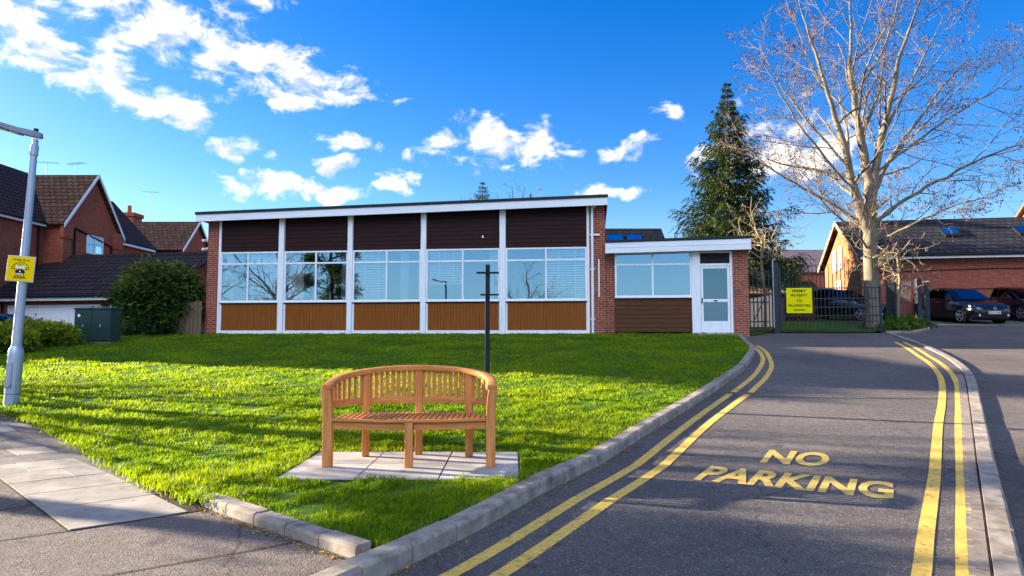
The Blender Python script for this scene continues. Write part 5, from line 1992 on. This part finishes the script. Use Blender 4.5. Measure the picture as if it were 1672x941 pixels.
TX, TY = 13.85, 26.2
tg = g(TX, TY)
big_limbs = [
    [(-.02, 0, 3.6, 0.192), (-.55, -.1, 5.2, 0.160), (-1.0, -.3, 6.9, 0.128), (-1.7, -.5, 9.0, 0.075), (-2.3, -.6, 11.0, 0.048), (-2.8, -.6, 12.8, 0.014)],
    [(.0, 0, 4.3, 0.208), (.03, .1, 6.0, 0.176), (-.15, .3, 8.0, 0.136), (-.35, .4, 10.2, 0.082), (-.2, .5, 12.2, 0.048), (-.2, .6, 14.2, 0.014)],
    [(.08, 0, 4.6, 0.176), (.35, .0, 6.4, 0.152), (.75, -.2, 8.4, 0.112), (1.25, -.4, 10.6, 0.068), (1.9, -.6, 12.6, 0.034), (2.3, -.7, 13.8, 0.014)],
    [(.10, 0, 5.0, 0.104), (1.0, .3, 6.6, 0.075), (2.3, .6, 8.2, 0.054), (3.6, .8, 9.8, 0.034), (4.8, .9, 11.0, 0.014)],
    [(.08, 0, 4.0, 0.075), (1.3, -.4, 5.0, 0.061), (2.9, -.8, 5.9, 0.048), (4.4, -1.0, 6.6, 0.031), (5.9, -1.2, 7.0, 0.014)],
    [(-.05, 0, 3.9, 0.068), (-1.2, .3, 4.8, 0.058), (-2.6, .5, 5.7, 0.041), (-3.9, .5, 6.6, 0.027), (-4.8, .6, 7.6, 0.014)],
    [(-.4, -.1, 4.9, 0.061), (-1.6, -.5, 6.2, 0.051), (-2.9, -.8, 7.6, 0.037), (-3.8, -1.0, 9.0, 0.024), (-4.4, -1.0, 10.2, 0.010)],
    [(-.8, -.2, 6.2, 0.054), (-2.0, .2, 7.9, 0.044), (-3.0, .5, 9.6, 0.031), (-3.7, .7, 11.2, 0.014)],
    [(.3, 0, 6.0, 0.054), (1.6, -.5, 7.1, 0.044), (3.1, -1.0, 8.2, 0.034), (4.6, -1.3, 9.1, 0.020), (5.8, -1.5, 10.0, 0.010)],
    [(.6, -.1, 7.6, 0.051), (1.8, .3, 9.4, 0.041), (2.9, .6, 11.2, 0.027), (3.8, .8, 12.8, 0.014)],
    [(.0, .1, 3.4, 0.054), (.8, 1.0, 4.2, 0.044), (1.9, 2.0, 5.0, 0.031), (3.2, 2.6, 5.6, 0.014)],
    [(-.1, 0, 3.0, 0.048), (-1.0, -.8, 3.6, 0.037), (-2.2, -1.5, 4.3, 0.027), (-3.4, -1.8, 5.4, 0.010)],
    [(.1, 0, 3.3, 0.048), (1.2, -1.0, 3.9, 0.037), (2.4, -1.6, 4.5, 0.027), (3.9, -2.0, 4.8, 0.010)],
    [(-.2, .3, 8.2, 0.048), (-1.1, 1.0, 9.8, 0.034), (-1.7, 1.4, 11.6, 0.024), (-2.0, 1.6, 13.2, 0.010)],
    [(-.3, .3, 9.2, 0.041), (.5, -.5, 10.8, 0.034), (.9, -.9, 12.4, 0.020), (1.0, -1.0, 14.0, 0.008)],
]
bare_tree('bare_tree', 'tall bare tree with pale forked trunk behind the metal gate, right of the entrance', (TX, TY, tg),
          [(.05, 0, -.3, .42), (.02, 0, .15, .33), (0, 0, .8, .285), (-.02, 0, 2.2, .26), (-.01, 0, 3.6, .24), (0, 0, 4.8, .20)], big_limbs, 11, M_bark, n1=11, n2=7, n3=5)


def lopped_tree(name, label, loc, trunk, seed, n, spread, hgt):
    """small pollarded tree: stubby crooked pale branches"""
    r = np.random.default_rng(seed)
    root = thing(name, label, 'tree', loc)
    tp = catmull(np.array(trunk, float), 4)
    mesh_np('trunk', *tubes_np([(tp[:, :3], tp[:, 3])], lambda q: 8), M_twig, root, smooth=True)
    l1, l2, l3 = [], [], []
    top = tp[-1, :3]
    for k in range(n):
        a = 2 * PI * k / n + r.uniform(-.3, .3)
        d = np.array([math.cos(a), math.sin(a), r.uniform(.0, .9)]); d /= np.linalg.norm(d)
        l1.append(wander(r, tp[-1 - int(r.integers(0, 4)), :3], d, spread * r.uniform(.7, 1.2), .028, .014, 7, .28, .04))
    for l in l1:
        l2 += children_of(r, l, 5, .25, 65, .5, .60, .3, .03, 6, .012)
    for l in l2:
        l3 += children_of(r, l, 3, .3, 60, .5, .8, .3, .02, 4, .009)
    mesh_np('branches', *tubes_np(l1 + l2 + l3, lambda q: 5 if q > .02 else 4), M_twig, root, smooth=True)
    return root


lopped_tree('lopped_tree', 'small leafless lopped tree with crooked tan branches right of the tall trunk', (14.9, 26.3, g(14.9, 26.3)),
            [(0, 0, -.2, .06), (-.03, 0, .8, .055), (.08, 0, 1.8, .05), (.02, 0, 2.9, .045)], 5, 11, 1.9, 1)
lopped_tree('lopped_tree', 'small leafless lopped tree with crooked branches in front of the tall conifer', (9.55, 25.8, g(9.5, 25.8)),
            [(0, 0, -.2, .07), (.03, 0, 1.2, .06), (-.08, 0, 2.4, .055), (-.02, 0, 3.5, .045)], 9, 12, 1.7, 1)


def conifer(name, label, loc, H, Rb, seed, levels, per, lean=0.0, z0=.8, group=None, spray_n=7, leaf=.2):
    r = np.random.default_rng(seed)
    root = thing(name, label, 'tree', loc, 0, group)
    MBt = MB()
    MBt.tube([(0, 0, -.4), (0, 0, H * .5), (0, 0, H * .99)], [H * .017, H * .010, .012], 9)
    MBt.build('trunk', M_barkd, root, smooth=50)
    C, D, Ls, polys, shd = [], [], [], [], []
    for k in range(levels):
        t = (k + r.uniform(0, .6)) / levels
        z = z0 + (H - z0) * t
        Lb = Rb * (1 - t) ** 1.05 * (1 + .16 * math.sin(k * 2.3)) + .12
        nb_ = max(4, int(per * (1 - .45 * t)))
        for i in range(nb_):
            a = 2 * PI * (i + r.uniform(-.35, .35)) / nb_ + k * 1.1
            L_ = Lb * r.uniform(.62, 1.15)
            n = 6
            q = np.linspace(0, 1, n + 1)
            dr = (.30 - .62 * t) * L_
            pts = np.stack([math.cos(a) * L_ * q, math.sin(a) * L_ * q, z - dr * q + .26 * L_ * np.maximum(q - .55, 0) ** 2 * 2.2], 1)
            polys.append((pts, np.linspace(.035 * (1 - t) + .01, .006, n + 1)))
            bsh = r.normal(.45, .17)
            ns = max(4, int(L_ / .125))
            for j in range(ns):
                s_ = .12 + .88 * (j + r.uniform(0, 1)) / ns
                x = s_ * n
                ii = min(int(x), n - 1)
                p = pts[ii] + (pts[ii + 1] - pts[ii]) * (x - ii)
                for side in (-1, 1):
                    b = a + side * r.uniform(.35, 1.15)
                    d = np.array([math.cos(b), math.sin(b), r.uniform(-.55, .12)])
                    C.append(p); D.append(d / np.linalg.norm(d)); Ls.append(L_ * .34 * (1.15 - s_ * .75) * r.uniform(.6, 1.2) + .05 + .05 * min(L_, 1))
                    shd.append(bsh)
    V, F = tubes_np(polys, lambda q: 4)
    mesh_np('branches', V, F, M_barkd, root)
    C, D, Ls, shd = np.array(C), np.array(D), np.array(Ls), np.array(shd)
    P, DD, T = sprays(C, D, Ls, spray_n, leaf, leaf * .3, .55, .75)
    ll = leaf * r.uniform(.7, 1.35, len(P)) * (.45 + .55 * np.clip((H - P[:, 2]) / 2.0, 0, 1))
    V, F = leaf_arrays(P, DD, ll, ll * .26)
    sh = np.clip(np.tile(shd, spray_n) + .18 * (T - .5) + r.normal(0, .1, len(P)), 0, 1)
    mesh_np('crown', V, F, L_fir, root, sh)
    print(name, len(P))
    return root


cx0, cy0 = 10.95, 34.0
conifer('spruce_tree', 'tall dark green conifer rising behind the entrance wing', (cx0, cy0, g(cx0, cy0)), 12.1, 4.0, 3, 40, 10, spray_n=11, leaf=.17, z0=.3)
conifer('spruce_tree', 'small pointed conifer tip showing over the hall roof', (-2.1, 48.0, g(-2, 48)), 9.7, 4.2, 8, 34, 9, spray_n=8, leaf=.14)

# twigs and a lamp showing over the roof
def roof_tree(label, x, y, H, seed):
    bare_tree('bare_tree', label, (x, y, g(x, y)), [(0, 0, -.3, .16), (0, 0, H * .3, .13), (.05, 0, H * .6, .09)],
              [[(.02, 0, H * .45, .07), (-.5, 0, H * .7, .05), (-1.0, .1, H * .9, .015)], [(.04, 0, H * .5, .07), (.5, .1, H * .75, .05), (.9, 0, H, .015)],
               [(.05, 0, H * .58, .08), (.1, -.2, H * .8, .05), (0, -.2, H * 1.0, .015)]], seed, M_barkd, 'bare trees beyond the hall', False, 5, 4, 2)


roof_tree('bare treetop left of the small conifer tip over the hall roof', -3.5, 47.0, 8.0, 21)
roof_tree('bare treetop between the small conifer tip and the far street lamp', .0, 46.0, 8.9, 22)
sl_ = thing('street_lamp', 'far street lamp poking over the hall roof, its arm slanting right', 'street lamp', (1.25, 46.0, g(1.2, 46)))
MB().tube([(0, 0, -.3), (0, 0, 8.4)], [.08, .05], 8).build('column', M_post, sl_)
mb = MB()
mb.tube([(0, 0, 8.2), (.65, 0, 8.75)], .03, 6)
mb.box(.5, .85, -.08, .08, 8.72, 8.80)
mb.build('arm', M_steel, sl_)
MB().tube([(0, 0, 7.95), (0, 0, 8.05)], [.2, .12], 10).build('shade', M_bud, sl_)

# ------------------------------------------------------------------ gate and fences by the entrance
def bars(mb, x0, x1, z0, z1fun, step, r=.015):
    n = max(2, round((x1 - x0) / step))
    for i in range(n + 1):
        x = x0 + (x1 - x0) * i / n
        mb.box(x - r, x + r, -r, r, z0, z1fun(x))


gx, gy = 9.12, 23.93
gz = g(gx, gy)
gp = thing('gate_post', 'thick dark steel gate post left of the yellow sign', 'post', (gx + .12, gy, gz), HROT)
MB().box(-.10, .10, -.10, .10, -.2, 2.48).build('post', M_fence, gp, bevel=.008, seg=1)
MB().tube([(-.09, -.11, .2), (-.09, -.11, 2.52), (-.05, -.11, 2.6), (.0, -.11, 2.58)], .022, 8).build('conduit', M_steel, gp, smooth=40)
fl = thing('steel_fence', 'short steel bar fence between the entrance wing and the gate post', 'fence', (8.05, 24.05, g(8.05, 24.05)), HROT)
mb = MB()
bars(mb, .05, .98, .12, lambda x: 2.18, .13)
mb.build('bars', M_fence, fl)
mb = MB()
for z in (.18, .42, 1.1, 1.5, 2.18):
    mb.box(.0, 1.0, -.02, .02, z - .02, z + .02)
mb.bar((.45, 0, .45), (.95, 0, 1.5), .05, .03)
mb.build('rail', M_fence, fl)
gate = thing('metal_gate', 'wide dark steel bar gate across the drive carrying a yellow sign', 'gate', (9.36, 23.9, g(9.36, 23.9)), HROT)
GW = 3.38
mb = MB()
bars(mb, .06, 2.75, .10, lambda x: 2.33 + .06 * x, .135, .010)
bars(mb, 2.86, GW - .06, .10, lambda x: 1.62, .12, .010)
mb.build('bars', M_fence, gate)
mb = MB()
for z in (.13, .42, .62, .92, 1.22, 1.58):
    mb.box(.0, GW, -.018, .018, z - .018, z + .018)
mb.box(0, .05, -.025, .025, .1, 2.36); mb.box(GW - .05, GW, -.025, .025, .0, 1.66)
mb.build('frame', M_fence, gate)
gs_ = thing('permit_sign', 'bright yellow permit notice hanging on the steel gate', 'sign', (9.36 + UX * .66, 23.9 + UY * .66 - .04, gz + 1.15), HROT)
MB().box(-.43, .43, 0, .012, -.44, .44).build('plate', M_signy2, gs_, bevel=.003, seg=1)
sign_text(gs_, [('PERMIT', 0, .29, .095, .46), ('PROPERTY', 0, .14, .085, .56), ('&', 0, .09, .03, .04), ('TO', 0, -.06, .095, .18), ('PROPERTIES', 0, -.215, .08, .74), ('DRIVERS', 0, -.36, .065, .40)], -.006, M_ink, .018)

# open gate leaf and posts to the right of the tree
op = thing('gate_post', 'slim steel post right of the tall bare tree trunk', 'post', (15.35, 27.35, g(15.35, 27.35)))
MB().box(-.06, .06, -.06, .06, -.2, 2.45).build('post', M_fence, op, bevel=.008, seg=1)
ol = thing('metal_gate', 'narrow bow topped steel gate standing open near the black parked car', 'gate', (15.62, 27.6, g(15.7, 27.8)), R(38))
mb = MB()
for k in range(10):
    x = .1 + k * .13
    mb.tube([(x, 0, -.3), (x, 0, 1.72 + .012 * k), (x + .03, 0, 1.80 + .012 * k), (x + .065, 0, 1.74 + .012 * k)], .012, 5)
mb.build('bars', M_fence, ol)
mb = MB()
for z in (.12, .95, 1.62):
    mb.box(.0, 1.4, -.015, .015, z - .02, z + .02)
mb.box(0, .05, -.02, .02, -.3, 1.7)
mb.build('frame', M_fence, ol)
sr = thing('steel_fence', 'short steel bar railing between the tall bare tree and the slim post', 'fence', (14.25, 26.0, g(14.25, 26.0)), R(50))
mb = MB()
bars(mb, .1, 1.6, -.2, lambda x: 1.85, .125)
mb.build('bars', M_fence, sr)
mb = MB()
for z in (.2, .95, 1.75):
    mb.box(.0, 1.7, -.018, .018, z - .02, z + .02)
mb.build('rail', M_fence, sr)
ep = thing('gate_post', 'thick steel end post beside the open gate and the black car', 'post', (16.95, 28.45, g(16.95, 28.45)))
MB().box(-.10, .10, -.10, .10, -.2, 1.88).build('post', M_fence, ep, bevel=.008, seg=1)
MB().tube([(-.1, -.11, .1), (-.1, -.11, 1.9)], .02, 6).build('conduit', M_fence, ep)
ep2 = thing('gate_post', 'second dark post in the shade behind the black car', 'post', (18.0, 29.6, g(18, 29.6)))
MB().box(-.08, .08, -.08, .08, -.2, 1.75).build('post', M_fence, ep2, bevel=.008, seg=1)
MB().box(-.085, .085, -.085, .085, 1.751, 1.80).build('cap', M_white, ep2)

# cream board fence, dark shed and round bush seen through the gate
cf = thing('board_fence', 'cream board fence seen through the bars beside the entrance wing', 'fence', (8.9, 27.2, g(8.9, 27.2)), R(6))
mb = MB()
for k in range(12):
    mb.box(k * .16, k * .16 + .145, -.012, .012, -.3, 1.05 + .03 * k)
mb.build('boards', M_cream, cf)
MB().box(0, 1.9, .012, .05, .5, .58).build('rail', M_cream, cf)
sh_ = thing('shed', 'dark brick shed with mossy roof seen through the gate', 'shed', (13.1, 32.5, g(13.1, 32.5)), R(-8))
MB().box(-1.1, 1.0, -1, 1, -.4, 1.35).build('wall', mat('dark_shed', (0.10, 0.035, 0.03), (0.06, 0.025, 0.025), scale=4, rough=0.9), sh_)
mb = MB()
slab_roof(mb, (-1.2, -1.2, 1.28), (1.1, -1.2, 1.28), (1.1, 1.2, 1.85), (-1.2, 1.2, 1.85), .1)
mb.build('roof', mat('mossy_roof', (0.10, 0.12, 0.02), (0.05, 0.045, 0.03), scale=4, rough=0.95), sh_)
sh2 = thing('shed', 'low timber shed half hidden behind the yellow permit sign', 'shed', (11.3, 31.2, g(11.3, 31.2)), R(-8))
MB().box(-.9, .9, -.8, .8, -.4, 1.25).build('wall', mat('grey_timber', (0.10, 0.09, 0.09), (0.06, 0.055, 0.055), scale=4, rough=0.9, stretch=(6, 6, .5)), sh2)
mb = MB()
slab_roof(mb, (-1.0, -1.0, 1.2), (1.0, -1.0, 1.2), (1.0, 1.0, 1.6), (-1.0, 1.0, 1.6), .08)
mb.build('roof', mat('rust_roof', (0.36, 0.20, 0.10), (0.22, 0.12, 0.07), scale=5, rough=0.9), sh2)
rb_ = thing('round_shrub', 'rounded olive green shrub showing above the gate beside the conifer', 'shrub', (13.3, 35.0, g(13.3, 35.0)))
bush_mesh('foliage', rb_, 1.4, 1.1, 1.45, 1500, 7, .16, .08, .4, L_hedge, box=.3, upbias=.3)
MB().tube([(0, 0, -.3), (0, 0, 1.2)], [.08, .05], 6).build('stem', M_barkd, rb_)
rr_ = thing('house', 'distant house with grey pink roof between conifer and right hall', 'house', (21.5, 55.0, 2.6))
MB().box(-5, 4, -3, 3, -1, 3.6).build('wall', M_brickh, rr_)
mb = MB()
slab_roof(mb, (-5.2, -3.2, 3.5), (4.2, -3.2, 3.5), (4.2, 0, 5.6), (-5.2, 0, 5.6))
slab_roof(mb, (-5.2, 3.2, 3.5), (4.2, 3.2, 3.5), (4.2, 0, 5.6), (-5.2, 0, 5.6))
mb.build('roof', mat('pinkish_roof', (0.24, 0.17, 0.16), (0.17, 0.12, 0.12), scale=3, rough=0.9), rr_)

# plants in the bed at the foot of the tree
pl_lab = ['leafy green plant at the foot of the tall tree, leftmost in the bed', 'tallest leafy plant in the bed, in front of the open gate', 'leafy plant at the right point of the kerbed bed',
          'low leafy plant in the middle front of the bed', 'small leafy plant squeezed against the gate end']
for i, (x, y, s_) in enumerate(((13.75, 24.6, .75), (14.9, 26.2, .95), (15.6, 26.3, .72), (14.4, 25.0, .75), (13.25, 24.45, .5))):
    p = thing('leafy_plant', pl_lab[i], 'plant', (x, y, g(x, y) + .06), R(50 * i), 'leafy plants in the kerbed bed')
    n = int(150 * s_)
    a = rng.uniform(0, 2 * PI, n)
    el = rng.uniform(.25, 1.3, n)
    d = np.stack([np.cos(a) * np.cos(el), np.sin(a) * np.cos(el), np.sin(el)], 1)
    L_ = rng.uniform(.45, .85, n) * s_
    C = np.stack([rng.normal(0, .18 * s_, n), rng.normal(0, .18 * s_, n), np.zeros(n)], 1)
    P, DD, T = sprays(C, d, L_, 7, .2, .07, .5, .8)
    V, F = leaf_arrays(P, DD, .2 * rng.uniform(.6, 1.3, len(P)) * s_, .075 * rng.uniform(.7, 1.3, len(P)) * s_)
    mesh_np('leaves', V, F, L_plant, p, np.clip(rng.normal(.5, .22, len(P)) + .2 * (T - .4), 0, 1))
    st2 = MB()
    for k in range(6):
        e = d[k] * L_[k] * .7
        st2.tube([tuple(C[k]), tuple(C[k] + e)], .008, 4)
    st2.build('stem', M_twig, p)

# ------------------------------------------------------------------ cars
def make_car(name, label, loc, rotz, m, plate_txt):
    """hatchback; forward is -y, length 4.25 m"""
    c = thing(name, label, 'car', loc, rotz, None)
    stn = [  # y, half width, bottom, shoulder, top
        (-2.13, .58, .30, .52, .60), (-2.08, .74, .22, .60, .70), (-1.92, .84, .18, .66, .78), (-1.55, .885, .17, .72, .87), (-1.05, .895, .17, .78, .955), (-.80, .897, .17, .80, .985),
        (0, .90, .17, .84, 1.0), (.9, .90, .17, .86, 1.01), (1.5, .89, .18, .88, 1.02), (1.85, .86, .2, .88, 1.03), (2.02, .82, .26, .82, 1.0), (2.10, .74, .34, .70, .90)]
    mb = MB()
    vs = []
    for y, w, b, s_, t in stn:
        half = [(w * .90, b), (w * .985, b + .10), (w, (b + s_) / 2 + .05), (w * .985, s_), (w * .93, t - .035), (w * .80, t), (w * .4, t + .018)]
        ring = half + [(-x, z) for x, z in half[::-1]]
        vs += [(x, y, z) for x, z in ring]
    n = 14
    fs = [tuple(range(n)), tuple((len(stn) - 1) * n + j for j in range(n))]
    for i in range(len(stn) - 1):
        for j in range(n):
            fs.append((i * n + j, i * n + (j + 1) % n, (i + 1) * n + (j + 1) % n, (i + 1) * n + j))
    mb.add(vs, fs)
    # cabin
    cab_ = [(-1.02, .74, .93, .66, .97), (-.28, .80, .95, .575, 1.40), (.25, .81, .96, .575, 1.475), (1.1, .81, .97, .565, 1.465), (1.62, .79, .98, .55, 1.385), (2.0, .74, .98, .62, 1.03)]
    vs = []
    for y, wb, zb, wt, zt in cab_:
        half = [(wb, zb), (wt + (wb - wt) * .10, zt - .06), (wt - .05, zt - .005), (wt * .5, zt + .012)]
        ring = half + [(-x, z) for x, z in half[::-1]]
        vs += [(x, y, z) for x, z in ring]
    n = 8
    fs = [tuple(range(n)), tuple((len(cab_) - 1) * n + j for j in range(n))]
    for i in range(len(cab_) - 1):
        for j in range(n):
            fs.append((i * n + j, i * n + (j + 1) % n, (i + 1) * n + (j + 1) % n, (i + 1) * n + j))
    mb.add(vs, fs)
    mb.build('body', m, c, smooth=50)

    def side(y, z, s_, out=.012):               # point on the cabin side
        ys_ = [q[0] for q in cab_]
        wb = np.interp(y, ys_, [q[1] for q in cab_]); zb = np.interp(y, ys_, [q[2] for q in cab_])
        wt = np.interp(y, ys_, [q[3] for q in cab_]); zt = np.interp(y, ys_, [q[4] for q in cab_])
        wt = wt + (wb - wt) * .10
        zt -= .06
        f = min(max((z - zb) / (zt - zb), 0), 1)
        return (s_ * (wb + (wt - wb) * f + out), y, z)
    for s_ in (-1, 1):
        for poly in (((-.78, 1.03), (.18, 1.03), (.18, 1.37), (-.20, 1.33)), ((.26, 1.03), (1.02, 1.04), (1.02, 1.37), (.26, 1.38)), ((1.10, 1.05), (1.62, 1.08), (1.48, 1.31), (1.10, 1.36))):
            w = MB()
            w.add([side(y, z, s_) for y, z in poly], [(0, 1, 2, 3)])
            w.build('side_window', G_car, c)
    w = MB()
    w.add([(-.64, -1.01, 1.0), (.64, -1.01, 1.0), (.53, -.33, 1.385), (0, -.335, 1.40), (-.53, -.33, 1.385)], [(0, 1, 2, 3, 4)])
    o = w.build('windscreen', G_car, c)
    o.location = (0, -.02, .018)
    w = MB()
    w.add([(-.58, 1.97, 1.06), (.58, 1.97, 1.06), (.48, 1.66, 1.34), (-.48, 1.66, 1.34)], [(0, 1, 2, 3)])
    o = w.build('rear_window', G_car, c)
    o.location = (0, .02, .018)
    for s_ in (-1, 1):
        h = MB()
        pts = [(s_ * .50, -2.105, .60), (s_ * .74, -2.02, .60), (s_ * .84, -1.80, .69), (s_ * .83, -1.72, .76), (s_ * .70, -1.93, .75), (s_ * .52, -2.04, .68)]
        h.add([(x * 1.0 + s_ * .012, y - .025, z) for x, y, z in pts] + [(x * .96, y + .05, z) for x, y, z in pts],
              [(0, 1, 2, 3, 4, 5)] + [(i, (i + 1) % 6, 6 + (i + 1) % 6, 6 + i) for i in range(6)])
        h.build('headlight', M_lens, c)
        f = MB()
        f.cyl((s_ * .60, -2.10, .36), .05, .05, 'y', 10)
        f.bar((s_ * .30, -2.13, .285), (s_ * .72, -2.06, .30), .03, .02)
        f.build('fog_lamp', M_lens, c)
        mm = MB()
        mm.box(s_ * .98 - .09, s_ * .98 + .09, -.78, -.66, .97, 1.09)
        mm.box(s_ * .88 - .05, s_ * .88 + .05, -.74, -.70, .97, 1.0)
        mm.build('mirror', m, c, bevel=.02)
        for y in (.12, 1.0):
            d = MB().box(s_ * .90 - .012, s_ * .90 + .012, y - .09, y + .09, .84, .865)
            d.build('door_handle', M_chrome, c)
        tl = MB().box(s_ * .66 - .14, s_ * .66 + .14, 1.93, 2.06, .78, .96)
        tl.build('tail_light', mat('tail_red', (0.30, 0.01, 0.012), (0.22, 0.01, 0.01), rough=0.2), c)
        dl = MB()
        for y in (-.86, .22, 1.12):
            dl.box(s_ * .902 - .003, s_ * .902 + .003, y - .006, y + .006, .3, 1.0)
        dl.build('door_gap', M_black, c)
        for y in (-1.33, 1.27):
            a_ = MB()
            a_.tube([(s_ * .70, y, .32), (s_ * .906, y, .32)], .365, 28)
            a_.build('wheel_arch', M_black, c)
            t_ = MB()
            t_.tube([(s_ * .70, y, .315), (s_ * .715, y, .315), (s_ * .90, y, .315), (s_ * .918, y, .315)], [.28, .315, .315, .29], 28)
            wh = t_.build('wheel', M_tyre, c, smooth=40)
            r_ = MB()
            ring = [(s_ * .921, y + math.cos(k * 2 * PI / 28) * q, .315 + math.sin(k * 2 * PI / 28) * q) for q in (.235, .20) for k in range(28)]
            r_.add(ring, [(k, (k + 1) % 28, 28 + (k + 1) % 28, 28 + k) for k in range(28)])
            for k in range(5):
                t = k * 2 * PI / 5 + .3
                r_.bar((s_ * .923, y + math.cos(t) * .04, .315 + math.sin(t) * .04), (s_ * .922, y + math.cos(t) * .215, .315 + math.sin(t) * .215), .06, .012, Vector((1, 0, 0)))
            r_.cyl((s_ * .922, y, .315), .055, .014, 'x', 12)
            r_.build('rim', M_alloy, wh)
    gr = MB()
    gr.box(-.42, .42, -2.145, -2.06, .60, .665)
    gr.box(-.55, .55, -2.148, -2.05, .26, .40)
    gr.build('grille', M_black, c, bevel=.01, seg=1)
    bd = MB()
    nn = 20
    vs = []
    for q in (.075, .060):
        vs += [(math.cos(k * 2 * PI / nn) * q, -2.165, .645 + math.sin(k * 2 * PI / nn) * q) for k in range(nn)]
    bd.add(vs, [(k, (k + 1) % nn, nn + (k + 1) % nn, nn + k) for k in range(nn)])
    for (x0, z0), (x1, z1) in (((-.035, .045), (-.005, .01)), ((.035, .045), (.005, .01)), ((-.05, .02), (-.025, -.045)), ((-.025, -.045), (0, .0)), ((0, .0), (.025, -.045)), ((.025, -.045), (.05, .02))):
        bd.bar((x0, -2.165, .645 + z0), (x1, -2.165, .645 + z1), .012, .006, Vector((0, 1, 0)))
    bd.build('badge', M_chrome, c)
    pl = MB().box(-.26, .26, -2.165, -2.14, .415, .525).build('number_plate', M_plate, c)
    me, co = text_mesh(plate_txt, 1.0, .02, 2)
    x0, x1 = co[:, 0].min(), co[:, 0].max(); z0, z1 = co[:, 1].min(), co[:, 1].max()
    for v, q in zip(me.vertices, co):
        v.co = (-.235 + .47 * (q[0] - x0) / (x1 - x0), -2.168, .432 + .076 * (q[1] - z0) / (z1 - z0))
    me.materials.append(M_ink)
    o = bpy.data.objects.new('lettering', me); COL.objects.link(o); o.parent = pl
    sk = MB().box(-.80, .80, -1.9, 1.95, .14, .26)
    sk.build('underbody', M_black, c)
    return c


c1 = make_car('parked_car', 'black hatchback with white number plate parked nose out before the right hall', (20.05, 30.65, g(20.05, 30.4) + .0), R(2), M_car, 'RD52 NHB')
c1.rotation_euler = (R(4.2), 0, R(2))
c2 = dup(c1, (23.3, 31.6, g(23.3, 31.6)), R(4), 'second black car, cut off by the right picture edge')
c2.rotation_euler = (R(4.2), 0, R(4))
c3 = dup(c1, (15.35, 31.9, g(15.35, 31.9) - .02), R(38), 'dark car with bluish windows seen through the gate bars')
c3.rotation_euler = (R(3), 0, R(38))
c4 = dup(c1, (-18.2, 24.6, .67), R(84), 'dark car whose roof shows over the low hedge at the left')

# ------------------------------------------------------------------ trees outside the frame (they throw the long shadows; seen in the windows)
def street_tree(label, x, y, H, seed, z=None, sc=1.0, m=None, dens=(7, 5, 2)):
    r = np.random.default_rng(seed)
    limbs = []
    for k in range(9):
        a = k * 2.4 + r.uniform(-.3, .3)
        t0 = H * r.uniform(.22, .5)
        L_ = H * r.uniform(.30, .45) * sc
        up = r.uniform(.5, 1.2)
        p = []
        for q in (0, .35, .7, 1):
            p.append((math.cos(a) * L_ * q, math.sin(a) * L_ * q, t0 + L_ * up * q ** .9, .012 + .075 * (1 - q) * H / 9))
        limbs.append(p)
    limbs.append([(0, 0, H * .5, .09), (.1, .1, H * .75, .06), (0, .1, H, .015)])
    zz = g(x, y) if z is None else z
    return bare_tree('bare_tree', label, (x, y, zz), [(0, 0, -.3, .2), (0, 0, H * .25, .16), (.03, 0, H * .52, .10)], limbs, seed, m or M_barkd, 'bare trees standing outside the picture', False, *dens)


def pine(label, x, y, H, crown, seed, wide, nc=13):
    """pine with a long bare trunk and separate clumps of foliage high up"""
    r = np.random.default_rng(seed)
    root = thing('pine_tree', label, 'tree', (x, y, g(x, y)), 0, 'pines standing outside the picture')
    t = MB()
    t.tube([(0, 0, -.3), (.1, 0, H * .4), (-.1, .1, H * .75), (0, 0, H * .97)], [.22, .17, .11, .03], 9)
    t.build('trunk', M_barkd, root, smooth=50)
    polys, Vs, Fs, Sh, o = [], [], [], [], 0
    for k in range(nc):
        z = crown + (H - crown) * (k + r.uniform(0, .8)) / nc
        a = k * 2.4 + r.uniform(-.4, .4)
        L_ = wide * r.uniform(.45, 1.0) * (1.1 - .6 * (z - crown) / (H - crown))
        c = np.array([math.cos(a) * L_, math.sin(a) * L_, z + L_ * .25])
        q = np.linspace(0, 1, 5)[:, None]
        polys.append((np.array([0, 0, z]) + (c - np.array([0, 0, z])) * q, np.linspace(.06, .02, 5)))
        n = 260
        C = c + r.normal(0, 1, (n, 3)) * np.array([.42, .42, .20]) * wide * .42
        D = unit(r.normal(0, 1, (n, 3)) + np.array([0, 0, .6]))
        P, DD, T = sprays(C, D, .35 * r.uniform(.6, 1.2, n), 6, .16, .05, .1, .9)
        V, F = leaf_arrays(P, DD, .18 * r.uniform(.7, 1.3, len(P)), np.full(len(P), .05))
        Vs.append(V); Fs.append(F + o); o += len(V)
        Sh.append(np.clip(r.normal(.45, .2, len(P)), 0, 1))
    mesh_np('branches', *tubes_np(polys, lambda q: 5), M_barkd, root)
    mesh_np('crown', np.concatenate(Vs), np.concatenate(Fs), L_fir, root, np.concatenate(Sh))


pine('high crowned pine outside the picture, nearest the pavement', -15.0, 8.7, 7.2, 3.2, 51, 1.8, 7)
pine('high crowned pine outside the picture, at the near end of the terrace', -22.0, 21.2, 10.5, 5.0, 53, 2.0)
pine('high crowned pine outside the picture, behind the hedge', -20.5, 13.5, 10.0, 6.0, 52, 1.9, 10)
street_tree('bare street tree outside the picture, second along the left pavement', -16.5, 12.2, 6.5, 32)
street_tree('bare street tree outside the picture, third along the left pavement', -20.5, 15.0, 7.0, 33)
street_tree('bare garden tree mirrored in the right hand window of the hall', -7.7, -14.0, 8.0, 36)
conifer('spruce_tree', 'dark conifer mirrored in the second window of the hall', (-26, -12.0, 0), 8.5, 2.8, 41, 24, 8, spray_n=5, leaf=.24)
print('objects', len(bpy.data.objects))
